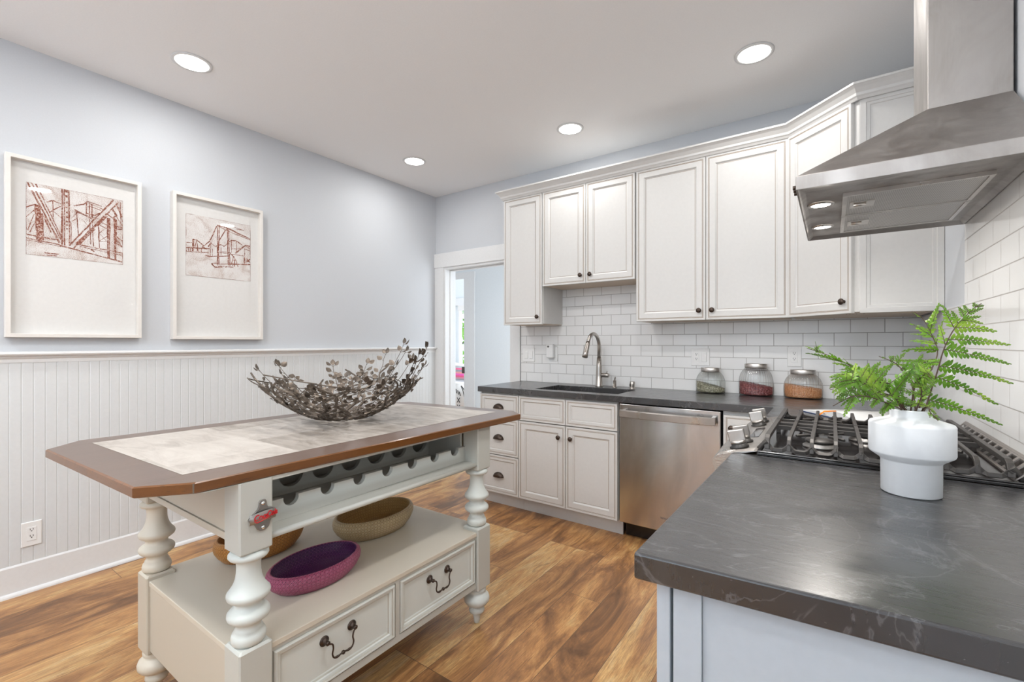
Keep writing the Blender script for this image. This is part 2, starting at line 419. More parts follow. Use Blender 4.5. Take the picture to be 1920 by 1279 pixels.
def branch_mat():
    t = NT('aged_bronze_branches'); t.bsdf((.12, .10, .08), .42, .75)
    n = t.noise(t.coord(), 70, 4, .6); t.col(t.ramp(n, [(.3, (.075, .062, .052)), (.55, (.15, .122, .098)), (.75, (.25, .205, .16))])); return t.m
M['branch'] = branch_mat()
def leaf_mat():
    t = NT('fern_green'); t.bsdf((.15, .36, .04), .42)
    n = t.noise(t.coord(), 14, 3, .6); c = t.ramp(n, [(.3, (.060, .165, .012)), (.5, (.145, .32, .024)), (.7, (.33, .50, .055))]); t.col(c)
    tr = t.n('ShaderNodeBsdfTranslucent'); t.l(c, tr.inputs[0]); mx = t.n('ShaderNodeMixShader'); mx.inputs[0].default_value = .3
    t.l(t.p.outputs[0], mx.inputs[1]); t.l(tr.outputs[0], mx.inputs[2]); t.l(mx.outputs[0], t.out.inputs[0]); return t.m
M['leaf'] = leaf_mat()
M['stem'] = plain('brown_fern_stem', (.085, .05, .03), .5)
def seeds(name, cols, scale):
    t = NT(name); t.bsdf(cols[0], .5); v = t.n('ShaderNodeTexVoronoi'); v.inputs['Scale'].default_value = scale; t.l(t.coord(), v.inputs['Vector'])
    sp = t.n('ShaderNodeSeparateColor'); t.l(v.outputs['Color'], sp.inputs[0])
    k = len(cols); t.col(t.ramp(sp.outputs[0], [(i / (k - 1) * .9 + .05, c) for i, c in enumerate(cols)]))
    t.bump(t.math('SUBTRACT', 1., v.outputs['Distance']), .9, .006); return t.m
M['lentil'] = seeds('green_split_lentils', [(.13, .12, .07), (.42, .40, .26), (.24, .23, .14), (.60, .56, .42)], 190)
M['bean'] = seeds('red_beans', [(.13, .018, .022), (.27, .045, .05), (.20, .03, .035), (.38, .12, .11)], 150)
M['redlentil'] = seeds('orange_lentils', [(.62, .22, .07), (.80, .36, .15), (.70, .29, .10), (.86, .47, .24)], 210)
def ink():
    t = NT('sepia_printing_ink'); t.bsdf((.22, .065, .03), .8); n = t.noise(t.coord(), 150, 4, .7)
    t.col(t.ramp(n, [(.42, (.19, .050, .024)), (.52, (.30, .10, .06)), (.62, (.62, .52, .46))])); return t.m
M['ink'] = ink()
def sheet(name, th):
    t = NT(name); t.bsdf((.74, .72, .70), .8); n = t.noise(t.coord((1, 1, 2)), 260, 5, .75); m = t.noise(t.coord(), 9, 3, .6, .8)
    k = t.math('ADD', n, t.math('MULTIPLY', m, .42))
    t.col(t.ramp(k, [(th, (.73, .71, .69)), (th + .05, (.58, .48, .43)), (th + .13, (.28, .15, .10))])); return t.m
M['sheet_a'] = sheet('etched_sheet_speckle', .715); M['sheet_b'] = sheet('etched_sheet_light_speckle', .735)
def stripes(name, seq, scale):
    t = NT(name); t.bsdf((.6, .1, .2), .9); sp = t.n('ShaderNodeSeparateXYZ'); t.l(t.coord(), sp.inputs[0])
    f = t.math('FRACT', t.math('MULTIPLY', sp.outputs[2], scale)); r = t.n('ShaderNodeValToRGB'); r.color_ramp.interpolation = 'CONSTANT'; e = r.color_ramp.elements
    e[0].color = (*seq[0], 1); e[1].position = 1 / len(seq); e[1].color = (*seq[1], 1)
    for i in range(2, len(seq)):
        q = e.new(i / len(seq)); q.color = (*seq[i], 1)
    t.l(f, r.inputs[0]); t.col(r.outputs[0]); return t.m
M['pink'] = stripes('pink_grey_striped_fabric', [(.42, .44, .46), (.55, .28, .32), (.75, .10, .22), (.80, .12, .45), (.74, .30, .30), (.30, .30, .33), (.78, .16, .30)], 4.3)
M['tuft'] = plain('cream_woven_fabric', (.74, .72, .70), .9)
M['foliage'] = plain('bright_tree_leaves', (.20, .42, .06), .5)  # even bright green leaf colour
# ------------------------------------------------------------------ the room
XL, XR, YB, ZC, CT = -3.245, 0.40, 3.29, 2.68, 0.894
struct('floor', B().box((-8.2, -1.74, -.05), (.5, 6.9, 0)), M['floor'])
struct('ceiling', B().box((-8.2, -1.74, ZC), (.5, 6.9, ZC + .08)), M['ceil'])
struct('wall_left', B().box((XL - .1, -1.74, 0), (XL, YB, ZC)), M['wall'])
b = B(); b.box((XL - .1, YB, 0), (-3.11, YB + .12, ZC)); b.box((-3.11, YB, 1.97), (-2.32, YB + .12, ZC)); b.box((-2.32, YB, 0), (.5, YB + .12, ZC))
struct('wall_back', b, M['wall'])
struct('wall_right', B().box((XR, -1.74, 0), (XR + .1, YB, ZC)), M['wall'])
b = B(); b.box((XL - .1, -1.86, 0), (-2.17, -1.76, .72)); b.box((-1.79, -1.86, 0), (XR + .1, -1.76, .72)); b.box((-2.17, -1.86, 0), (-1.79, -1.76, .28)); b.box((XL - .1, -1.86, 2.28), (XR + .1, -1.76, ZC))
b.box((XL - .1, -1.86, .72), (-2.17, -1.76, 2.28)); b.box((-1.79, -1.86, .72), (-1.32, -1.76, 2.28)); b.box((.22, -1.86, .72), (XR + .1, -1.76, 2.28))
struct('wall_rear', b, M['wall'])
# tile backsplash sheets
b = B(); b.box((-2.212, YB - .009, .80), (XR - .002, YB, 1.72)); struct('wall_backsplash_back', b, M['tile_back'])
b = B(); b.box((XR - .008, -.2, .80), (XR, YB - .01, 1.365)); b.box((XR - .008, -.2, 1.365), (XR, 2.285, 1.74)); struct('wall_backsplash_right', b, M['tile_right'])
# beadboard wainscot with v-grooves
b = B(); pts = []; y = -1.72; x1 = XL + .010; x0 = x1 - .0022
while y < YB - .06:
    pts += [(y + .002, x0), (y + .0045, x1), (y + .0415 - .0025, x1)]; y += .0415
pts.append((YB - .02, x1))
n = len(b.v)
for zz in (.12, 1.165): b.v += [(x, yy, zz) for yy, x in pts]
k = len(pts)
for i in range(k - 1): b.face((n + i, n + i + 1, n + k + i + 1, n + k + i))
struct('trim_1', b, M['bead'])
b = B(); b.sweep([(0, 1.128), (.012, 1.128), (.014, 1.145), (.020, 1.152), (.022, 1.160), (.036, 1.164), (.040, 1.171), (.038, 1.179), (.030, 1.182), (0, 1.182)], [(XL, -1.72), (XL, YB - .02)], 1)
struct('trim_2', b, M['trim'])
b = B(); b.sweep([(0, 0), (.016, 0), (.016, .140), (.012, .148), (0, .148)], [(XL, -1.72), (XL, YB - .02)], 1); struct('baseboard_left', b, M['trim'])
b = B(); b.sweep([(.016, 0), (.031, 0), (.030, .008), (.026, .015), (.016, .019)], [(XL, -1.72), (XL, YB - .02)], 1); struct('trim_3', b, M['trim'])
# doorway casing, jamb and stop
b = B()
b.box((-3.243, YB - .021, 0), (-3.125, YB, 1.965)); b.box((-2.322, YB - .021, 0), (-2.216, YB, 1.965)); b.box((-3.262, YB - .026, 1.965), (-2.18, YB, 2.105))
struct('trim_4', b, M['trim'], bevel=.002)
b = B(); b.box((-3.125, YB - .014, 0), (-3.105, YB + .135, 1.965)); b.box((-2.322, YB - .014, 0), (-2.302, YB + .135, 1.965)); b.box((-3.105, YB - .014, 1.945), (-2.322, YB + .135, 1.965))
b.box((-3.105, YB + .05, 0), (-3.095, YB + .09, 1.945)); b.box((-2.332, YB + .05, 0), (-2.322, YB + .09, 1.945)); b.box((-3.095, YB + .05, 1.935), (-2.332, YB + .09, 1.945))
struct('door_1', b, M['trim'])
# hall beyond and the far room
b = B(); b.box((-3.862, 4.45, 0), (-1.5, 4.55, ZC)); b.box((-8.2, 4.45, 2.075), (-3.862, 4.55, ZC)); b.box((-8.2, 4.45, 0), (-4.75, 4.55, 2.075))
struct('wall_hall', b, M['hallwall'])
struct('wall_hall_right', B().box((-1.6, YB + .12, 0), (-1.5, 4.45, ZC)), M['hallwall'])
struct('wall_hall_left', B().box((-5.2, YB + .12, 0), (-5.1, 4.45, ZC)), M['hallwall'])
b = B(); b.box((-3.862, 4.43, 0), (-3.70, 4.45, 2.05)); b.box((-4.86, 4.43, 0), (-4.75, 4.45, 2.05)); b.box((-4.88, 4.428, 2.05), (-3.695, 4.45, 2.13)); b.box((-3.872, 4.43, 0), (-3.862, 4.56, 2.06))
struct('trim_5', b, M['trim'])
tag(obj('strike_plate', B().box((-3.903, 4.424, .83), (-3.862, 4.43, .915)), M['bronze'], org=(-3.87, 4.43, .83)), 'small dark metal latch plate on the edge of the far doorway', 'latch plate')
b = B(); b.box((-8.2, 6.8, 0), (-6.09, 6.9, ZC)); b.box((-4.9, 6.8, 0), (-1.5, 6.9, ZC)); b.box((-6.09, 6.8, 2.0), (-4.9, 6.9, ZC)); b.box((-6.09, 6.8, 0), (-4.9, 6.9, .35))
struct('wall_far', b, M['hallwall'])
b = B(); b.box((-6.09, 6.78, .35), (-6.045, 6.86, 2.0)); b.box((-5.30, 6.78, .35), (-4.9, 6.86, 2.0)); b.box((-6.045, 6.78, 1.96), (-5.2, 6.86, 2.0)); b.box((-6.045, 6.78, .35), (-5.2, 6.86, .42))
struct('window_1', b, M['trim'])
struct('trim_6', B().box((-6.3, 6.74, 1.955), (-4.8, 6.79, 2.10)), M['trim'])
tag(obj('roman_shade', B().box((-6.04, 6.73, 1.85), (-5.0, 6.76, 1.955)), M['tuft'], org=(-5.6, 6.75, 1.85)), 'pale grey rolled up shade above the far window', 'window shade')
# outside: railing and tree
t = thing('garden_railing', 'dark thin garden railing outside the far window', 'railing', (-6.2, 7.9, .3))
obj('rail', B().box((-8.4, 7.88, 1.20), (-5, 7.92, 1.23)), M['bronze'], t)
b = B()
for i in range(24): b.box((-8.4 + i * .14, 7.893, .0), (-8.386 + i * .14, 7.907, 1.2))
obj('baluster_screen', b, M['bronze'], t); obj('white_post', B().box((-7.06, 7.86, 0), (-6.98, 7.94, 1.33)), M['trim'], t)
random.seed(5); b = B()
for i in range(1500):
    c = Vector((random.gauss(-9.75, .8), random.uniform(10.3, 11.3), random.gauss(2.2, .75)))
    d = Vector([random.gauss(0, 1) for _ in range(3)]).normalized(); e = d.orthogonal().normalized(); s_ = random.uniform(.06, .11)
    b.poly([c - d * s_, c + e * s_ * .5, c + d * s_, c - e * s_ * .5])
tag(obj('garden_tree', b, M['foliage'], org=(-9.75, 10.8, .5)), 'bright green tree outside the far window', 'tree')
# sofa corner with two cushions seen through the two doorways
t = thing('sofa', 'white sofa in the far room seen through the doorway', 'sofa', (-5.9, 6.35, 0))
obj('seat', B().box((-7.3, 6.0, .12), (-5.2, 6.62, .52)), M['sofa'], t, bevel=.04)
for lx in (-7.2, -5.3):
    for ly in (6.06, 6.55): obj('leg', B().box((lx - .03, ly - .03, 0), (lx + .03, ly + .03, .12)), M['trim'], t)
obj('backrest', B().hexa([(-7.3, 6.5, .5), (-5.2, 6.5, .5), (-5.2, 6.68, .5), (-7.3, 6.68, .5)], [(-7.3, 6.56, 1.02), (-5.2, 6.56, .72), (-5.2, 6.68, .72), (-7.3, 6.68, 1.02)]), M['sofa'], t, bevel=.03)
def cushion(name, c, w, h, d, mat, label, tilt=.15):
    b = B(); g = 10; n = 0
    for side in (-1, 1):
        n = len(b.v)
        for i in range(g + 1):
            for j in range(g + 1):
                u, v = i / g * 2 - 1, j / g * 2 - 1; bul = ((1 - u * u) * (1 - v * v)) ** .5
                zz = v * h / 2 * (1 - .06 * (1 - abs(u))); b.v.append((c[0] + u * w / 2 * (1 - .05 * (1 - abs(v))), c[1] + side * d / 2 * bul + zz * tilt, c[2] + h / 2 + zz))
        for i in range(g):
            for j in range(g):
                q = (n + i * (g + 1) + j, n + (i + 1) * (g + 1) + j, n + (i + 1) * (g + 1) + j + 1, n + i * (g + 1) + j + 1)
                b.face(q if side < 0 else q[::-1], 0, True)
    return tag(obj(name, b, mat, org=c), label, 'cushion')
cushion('striped_cushion', (-5.47, 6.28, .53), .5, .27, .16, M['pink'], 'pink, red and grey striped cushion on the white sofa')
o = cushion('patterned_cushion', (-5.08, 5.86, .02), .5, .50, .2, M['tuft'], 'cream cushion with black stripes and small crosses below the pink one', .1)
b = B()
for px, w in ((.05, .012), (.10, .014)): 
    b.tube([(-5.08 + px * .2 + .02 - .04, 5.75, .50), (-5.08 + px * .8, 5.742, .42), (-5.08 + px + .03, 5.742, .28), (-5.08 + px + .03, 5.745, .05)], w * .6, 6)
for dz in (.14, .26): 
    for sx in (-1, 1): b.tube([(-5.14 - .03 * sx, 5.742, dz - .04), (-5.14 + .03 * sx, 5.742, dz + .04)], .007, 5)
for i in range(3): b.tube([(-5.20 + i * .035, 5.75, .44 - i * .02), (-5.18 + i * .04, 5.745, .37 - i * .02)], .008, 5)
obj('black_embroidery', b, M['black'], o)

# ------------------------------------------------------------------ ceiling lights
L4 = [(-2.715, .975, 'recessed ceiling light nearest the two framed prints'), (-2.735, 2.53, 'recessed ceiling light above the corner by the doorway'),
      (-1.455, 2.755, 'recessed ceiling light in front of the wall cabinets over the sink'), (-.32, 2.57, 'recessed ceiling light before the corner cabinet, closest to the hood')]
t0 = None
for x, y, lab in L4:
    if t0 is None:
        t0 = t = thing('recessed_light', lab, 'ceiling light', (x, y, ZC), 'recessed ceiling lights')
        obj('trim_ring', B().lathe([(.090, ZC - .001), (.090, ZC - .004), (.074, ZC - .006), (.074, ZC + .0)], (x, y), 40, cap0=False, cap1=False), M['trim'], t)
        obj('diffuser', B().lathe([(.001, ZC - .0045), (.074, ZC - .004)], (x, y), 40, cap0=False, cap1=False), M['lamp'], t)
    else: t = dup(t0, (x - L4[0][0], y - L4[0][1], 0), lab)
    l = area('downlight', (x, y, ZC - .012), (0, 0, 0), .15, .15, 3.6, (1, .985, .965), 'DISK')
for x, y in ((-1.45, .95), (-.30, .95), (-2.7, -.6), (-1.45, -.6)):   # the same ceiling's lamps outside the picture
    area('downlight', (x, y, ZC - .012), (0, 0, 0), .15, .15, 9.5, (1, .985, .965), 'DISK')

# ------------------------------------------------------------------ framed prints
def strokes(lines, P, wid, seed):
    """lines [((a,b),(a,b),width)] on a sheet spanned by P(a,b) -> point"""
    b = B(); random.seed(seed)
    for (a0, b0), (a1, b1), w in lines:
        rep = 2 if w > .012 else 1
        for r in range(rep):
            n = max(2, int(math.hypot(a1 - a0, b1 - b0) / .07)); L = math.hypot(a1 - a0, b1 - b0) or 1
            nx, ny = -(b1 - b0) / L, (a1 - a0) / L; up, dn = [], []
            o = (r - (rep - 1) / 2) * w * .55
            for i in range(n + 1):
                t = i / n; ww = w / rep * random.uniform(.55, 1.15) * .78; j = random.uniform(-.003, .003) + o
                ca, cb = a0 + (a1 - a0) * t + nx * j, b0 + (b1 - b0) * t + ny * j
                lift = (len(b.v) % 997) * 8e-7; q = [P(ca + nx * ww, cb + ny * ww), P(ca - nx * ww, cb - ny * ww)]; q = [(x + lift, y, z) for x, y, z in q]; up.append(q[0]); dn.append(q[1])
            k = len(b.v); b.v += up + dn; m = n + 1
            for i in range(n): b.face((k + i, k + i + 1, k + m + i + 1, k + m + i))
    return b
def framed(y0, y1, z0, z1, sy0, sy1, sz0, sz1, lines, sheetm, label, fw=.018):
    t = thing('framed_print', label, 'framed print', (XL, (y0 + y1) / 2, z0)); d = .046
    b = B(); x = XL + .002
    b.rings((x, y0, z0), Y, Z, X, y1 - y0, z1 - z0, [(0, 0), (0, d - .001), (.001, d), (fw - .001, d), (fw, d - .001), (fw, .012)], [0] * 6)
    obj('frame', b, M['frame'], t)
    obj('mount_board', B().box((x + .010, y0 + fw, z0 + fw), (x + .0125, y1 - fw, z1 - fw)), M['mat'], t)
    sh = obj('printed_sheet', B().box((x + .0125, sy0, sz0), (x + .0133, sy1, sz1)), sheetm, t)
    P = lambda a, bb: (x + .0137, sy0 + (sy1 - sy0) * min(1, max(0, a)), sz1 - (sz1 - sz0) * min(1, max(0, bb)))
    ln = lines + [((0, 0), (1, 0), .004), ((0, 1), (1, 1), .004), ((0, 0), (0, 1), .005), ((1, 0), (1, 1), .005)]
    obj('bridge_drawing', strokes(ln, P, .01, 3), M['ink'], sh)
    obj('glazing', B().poly([(x + .034, y0 + fw, z0 + fw), (x + .034, y1 - fw, z0 + fw), (x + .034, y1 - fw, z1 - fw), (x + .034, y0 + fw, z1 - fw)]), M['glass'], t)
def sk(raw, x0, w, t0, t1, b0, b1):
    out = []
    for ax, ay, bx, by, wd in raw:
        q = []
        for px, py in ((ax, ay), (bx, by)):
            a = (px - x0) / w; tp = t0 + (t1 - t0) * a; bt = b0 + (b1 - b0) * a; q.append((a, (py - tp) / (bt - tp)))
        out.append((q[0], q[1], wd))
    return out
R1 = [(150, 95, 540, 900, .014), (195, 95, 560, 860, .010), (240, 110, 350, 330, .014), (350, 340, 590, 880, .008), (130, 430, 250, 385, .010), (370, 355, 455, 325, .010), (455, 325, 560, 370, .010),
      (455, 330, 455, 600, .008), (410, 490, 550, 400, .008), (470, 480, 560, 560, .005), (250, 390, 270, 860, .026), (285, 400, 300, 900, .022), (320, 500, 330, 870, .020), (215, 470, 345, 545, .02), (345, 550, 430, 760, .012),
      (150, 740, 225, 520, .008), (175, 770, 250, 600, .008), (130, 560, 230, 460, .006), (570, 155, 570, 920, .014), (598, 160, 600, 930, .009), (655, 165, 668, 930, .012), (683, 600, 688, 900, .006),
      (610, 190, 640, 195, .030), (610, 260, 642, 265, .026), (618, 345, 645, 350, .024), (615, 410, 645, 418, .022), (620, 480, 645, 485, .018), (618, 540, 648, 548, .020), (618, 600, 650, 606, .018), (620, 650, 650, 655, .016), (620, 700, 648, 706, .014),
      (720, 390, 860, 360, .014), (860, 360, 905, 325, .012), (905, 325, 1100, 385, .008), (905, 345, 1120, 425, .006), (975, 400, 1090, 440, .006), (890, 340, 890, 500, .008), (930, 340, 935, 540, .008), (965, 345, 968, 560, .010), (890, 400, 965, 390, .005), (890, 480, 1000, 510, .014), (1000, 510, 1100, 470, .010),
      (730, 440, 970, 560, .014), (760, 460, 780, 800, .008), (730, 470, 1060, 560, .006), (690, 560, 770, 470, .006), (700, 600, 760, 560, .006), (830, 560, 910, 660, .004), (910, 660, 990, 560, .004),
      (665, 925, 1270, 300, .012), (720, 960, 1350, 325, .012), (760, 900, 1180, 480, .018), (790, 905, 1000, 690, .022), (1040, 650, 1180, 515, .016), (1180, 490, 1260, 545, .012), (1260, 425, 1320, 510, .016), (1320, 510, 1250, 545, .012), (1320, 370, 1410, 530, .012), (1350, 400, 1410, 600, .010), (1260, 440, 1400, 640, .010),
      (1190, 540, 1190, 1080, .016), (1215, 545, 1210, 1080, .012), (1285, 540, 1300, 1100, .018), (1310, 560, 1300, 900, .02), (1300, 650, 1400, 670, .016), (1300, 690, 1400, 690, .012), (1310, 790, 1410, 850, .012), (1310, 830, 1400, 930, .014), (1310, 880, 1400, 930, .01), (1370, 330, 1380, 650, .006),
      (935, 560, 950, 900, .006), (970, 580, 985, 930, .006), (1060, 660, 1065, 950, .008), (1070, 750, 1140, 690, .005), (1070, 850, 1180, 790, .005), (1070, 860, 1180, 860, .005), (1060, 590, 1190, 640, .008), (1080, 640, 1190, 690, .008), (1080, 760, 1170, 850, .005),
      (130, 795, 530, 860, .012), (130, 845, 540, 920, .012), (130, 870, 560, 945, .006), (540, 930, 1400, 1130, .014), (780, 910, 1400, 1010, .010), (800, 935, 1400, 1040, .008), (700, 970, 1200, 1085, .01), (350, 1040, 530, 1050, .014), (380, 1070, 500, 1075, .008), (950, 970, 1000, 1000, .02)]
R2 = [(590, 335, 590, 940, .012), (612, 350, 607, 930, .010), (735, 370, 755, 940, .012), (755, 385, 775, 950, .010), (585, 335, 735, 375, .012), (590, 345, 735, 420, .010), (580, 350, 480, 570, .014), (480, 570, 395, 650, .012), (395, 650, 300, 570, .010), (300, 565, 240, 550, .010),
      (720, 390, 610, 570, .012), (735, 375, 1105, 550, .012), (750, 430, 1100, 560, .008), (760, 400, 1000, 510, .006), (245, 550, 235, 730, .022), (290, 570, 270, 660, .012), (300, 600, 300, 730, .008), (145, 600, 230, 605, .008), (140, 680, 480, 690, .014), (140, 735, 460, 750, .008),
      (150, 690, 150, 735, .008), (175, 690, 178, 735, .008), (205, 690, 205, 740, .008), (355, 690, 355, 745, .008), (395, 690, 440, 690, .02), (370, 660, 405, 690, .024), (310, 690, 312, 745, .006), (480, 600, 555, 655, .008), (450, 660, 500, 600, .012), (490, 600, 480, 810, .006), (515, 690, 517, 810, .005),
      (555, 655, 640, 630, .010), (640, 630, 690, 655, .010), (690, 655, 760, 590, .010), (640, 650, 640, 790, .008), (760, 590, 800, 565, .010), (800, 565, 870, 570, .010), (870, 570, 975, 640, .010), (800, 570, 800, 750, .008), (880, 580, 880, 740, .008), (800, 690, 980, 690, .008),
      (860, 760, 980, 670, .016), (980, 670, 1030, 635, .014), (1030, 635, 1105, 660, .012), (1030, 650, 1105, 700, .010), (1000, 690, 1105, 730, .008), (880, 740, 1000, 650, .01), (1010, 690, 1012, 900, .008), (620, 750, 1000, 800, .006), (615, 735, 780, 745, .008), (460, 810, 760, 800, .012), (415, 795, 470, 805, .016),
      (500, 915, 600, 905, .010), (500, 915, 550, 970, .012), (550, 970, 660, 970, .012), (600, 925, 780, 915, .008), (705, 960, 830, 970, .012), (705, 960, 720, 975, .008), (600, 955, 690, 955, .008), (830, 800, 800, 920, .008), (830, 800, 890, 900, .008), (850, 850, 845, 960, .01), (810, 860, 880, 860, .008), (820, 900, 820, 960, .008), (880, 900, 905, 965, .008),
      (780, 920, 1105, 930, .016), (1000, 820, 1005, 930, .014), (1040, 840, 1100, 900, .014), (1030, 900, 1100, 850, .014), (1040, 870, 1090, 890, .02), (775, 750, 830, 810, .012), (850, 370, 1000, 420, .006), (880, 400, 960, 410, .005)]
framed(.381, .901, 1.252, 2.131, .453, .825, 1.66, 2.015, sk(R1, 130, 1280, 85, 310, 1065, 1165), M['sheet_a'], 'larger-pictured framed print of dense bridge girders, farther from the doorway')
framed(1.051, 1.573, 1.247, 2.131, 1.127, 1.504, 1.64, 2.018, sk(R2, 143, 960, 160, 350, 1090, 1185), M['sheet_b'], 'framed print of a suspension bridge over water, closer to the doorway')

# ------------------------------------------------------------------ outlets and switches
def plate(t, O, U, N, w, h, slots):
    """slots: [('outlet'|'rocker', u0, v0, u1, v1)]"""
    pl = obj('cover_plate', B().rings(O, U, Z, N, w, h, [(0, 0), (0, .004), (.002, .006)], [0, 0, 0]), M['plate'], t)
    for kind, u0, v0, u1, v1 in slots:
        o = Vector(O) + U * u0 + Z * v0 + N * .006; w2, h2 = u1 - u0, v1 - v0
        if kind == 'rocker':
            obj('rocker', B().rings(o, U, Z, N, w2, h2, [(0, 0), (.001, .003), (.003, .004)], [0, 0, 0]), M['plate'], t)
        else:
            r = obj('receptacle', B().rings(o, U, Z, N, w2, h2, [(0, 0), (0, .0015), (.001, .002)], [0, 0, 0]), M['plate'], t)
            b = B()
            for vv in (.30, .78):
                for uu in (.32, .62):
                    q = o + U * (w2 * uu) + Z * (h2 * vv); b.box(q, q + U * .0022 + Z * .0085 + N * .0026)
                q = o + U * (w2 * .5) + Z * (h2 * (vv - .10)); b.box(q - U * .0022, q + U * .0022 + Z * .0045 + N * .0026)
            obj('slots', b, M['black'], r)
t = thing('wall_outlet', 'white outlet low on the beadboard wall below the framed prints', 'outlet', (XL + .01, .47, .225))
plate(t, Vector((XL + .0105, .436, .225)), Y, X, .072, .118, [('outlet', .019, .026, .053, .092)])
yt = YB - .0095
t = thing('wall_switch', 'double white switch on the tiles beside the doorway casing', 'switch', (-2.13, yt, 1.06))
plate(t, Vector((-2.186, yt, 1.062)), X, -Y, .116, .118, [('rocker', .016, .026, .050, .092), ('rocker', .066, .026, .100, .092)])
t = thing('wall_outlet', 'white outlet on the tiles holding the plug-in sensor, left of the faucet', 'outlet', (-1.88, yt, 1.07))
plate(t, Vector((-1.925, yt, 1.072)), X, -Y, .078, .12, [('outlet', .02, .026, .056, .092)])
t = thing('plug_in_sensor', 'white plug-in detector with a grey dot on the tiles left of the faucet', 'detector', (-1.90, yt - .012, 1.095))
obj('body', B().box((-1.932, yt - .045, 1.10), (-1.868, yt - .0105, 1.212)), M['plate'], t, bevel=.006)
obj('sensor_dot', B().lathe([(.008, 0), (.008, .002), (.001, .002)], seg=16, axis=((-1.912, yt - .045, 1.193), X, Z, -Y), cap0=False), M['greylet'], t)
t = thing('wall_outlet', 'white outlet joined with a switch on the tiles above the jar of pale lentils', 'outlet', (-.735, yt, 1.07))
plate(t, Vector((-.793, yt, 1.068)), X, -Y, .118, .118, [('outlet', .016, .026, .050, .092), ('rocker', .066, .026, .100, .092)])
t = thing('wall_outlet', 'white outlet with dark ports on the tiles above the jar of orange lentils', 'outlet', (-.19, yt, 1.08))
plate(t, Vector((-.226, yt, 1.078)), X, -Y, .074, .122, [('outlet', .019, .026, .055, .096)])
t = thing('wall_outlet', 'white outlet on the side wall tiles behind the fern', 'outlet', (XR - .009, 2.52, 1.07))
plate(t, Vector((XR - .0085, 2.555, 1.07)), -Y, -X, .074, .118, [('outlet', .019, .026, .055, .092)])
# ------------------------------------------------------------------ cabinets
DOOR = [(0, 0), (0, .018), (.0015, .020), (.012, .020), (.0130, .0185), (.0154, .0185), (.0164, .020), (.0174, .0185), (.0198, .0185), (.0208, .0195), (.052, .0195), (.0535, .017), (.060, .0115), (.0615, .0115), (.064, .012)]
DMAT = [0, 0, 0, 0, 1, 0, 0, 1, 0, 0, 0, 0, 0, 1, 0]
DRAW = [(0, 0), (0, .018), (.0015, .020), (.012, .020), (.0130, .0185), (.0154, .0185), (.0164, .020), (.0174, .0185), (.0198, .0185), (.0208, .0195), (.036, .0195), (.0372, .017), (.042, .0120), (.0432, .0120), (.0445, .0125)]
def front(name, parent, O, U, N, w, h, prof=DOOR):
    return obj(name, B().rings(O, U, Z, N, w, h, prof, DMAT), [M['cab'], M['glaze']], parent)
def knob(parent, c, N, r=.0155):
    N = Vector(N); U = Z.cross(N).normalized()
    return obj('knob', B().lathe([(.0075, 0), (.0065, .004), (.0055, .012), (.009, .016), (r, .019), (r, .022), (r * .75, .026), (.002, .028)], seg=20, axis=(c, U, Z, N), cap0=False), M['bronze'], parent)
def cup_pull(parent, c):
    """half-moon bin pull, flat edge down, c = middle of its lower edge on the drawer face (facing -Y)"""
    b = B(); w, h, d = .046, .036, .026; n = 14; m = 7; k = len(b.v)
    for j in range(m + 1):
        ph = j / m * PI / 2
        for i in range(n + 1):
            th = i / n * PI
            x = math.cos(th) * w; zz = math.sin(th) * h
            f = math.cos(ph); b.v.append((c[0] + x * (.55 + .45 * f) if j < m else c[0] + x * .55, c[1] - d * math.sin(ph), c[2] + zz * (.35 + .65 * f)))
    for j in range(m):
        for i in range(n):
            a = k + j * (n + 1) + i; b.face((a, a + n + 1, a + n + 2, a + 1), 0, True)
    a = k + m * (n + 1); b.face([a + i for i in range(n, -1, -1)], 0, True)
    b.box((c[0] - w, c[1] - .002, c[2] - .001), (c[0] + w, c[1], c[2] + .004))
    return obj('cup_pull', b, M['bronze'], parent)
YU = 2.98      # carcass front of the wall cabinets; doors stand 20 mm proud
def upper(name, label, x0, x1, z0, z1, doors, group='white wall cabinets'):
    t = thing(name, label, 'wall cabinet', ((x0 + x1) / 2, 3.28, z0), group)
    obj('carcass', B().box((x0, YU, z0 + .006), (x1, YB - .0095, z1)), M['cab'], t)
    obj('underside', B().box((x0 + .004, YU + .012, z0 + .002), (x1 - .004, YB - .012, z0 + .0058)), M['under'], t)
    for dx0, dx1, side in doors:
        d = front('door', t, (dx0, YU, z0), X, -Y, dx1 - dx0, z1 - z0 - .005)
        kx = dx1 - .036 if side == 'R' else dx0 + .036
        knob(d, (kx, YU - .0195, z0 + .058), -Y)
    return t
ZT = 2.372
upper('wall_cabinet', 'narrow single door white wall cabinet beside the doorway', -2.165, -1.803, 1.366, ZT, [(-2.164, -1.806, 'R')])
upper('wall_cabinet', 'short two door white wall cabinet above the sink', -1.801, -1.077, 1.653, ZT, [(-1.800, -1.441, 'R'), (-1.438, -1.079, 'L')])
t = upper('wall_cabinet', 'widest and tallest two door white wall cabinet right of the sink', -1.070, -.198, 1.366, ZT, [(-1.069, -.634, 'R'), (-.631, -.200, 'L')])
obj('fixing_hole', B().lathe([(.005, 1.3655), (.005, 1.3678)], (-.60, 3.05), 10), M['black'], t)
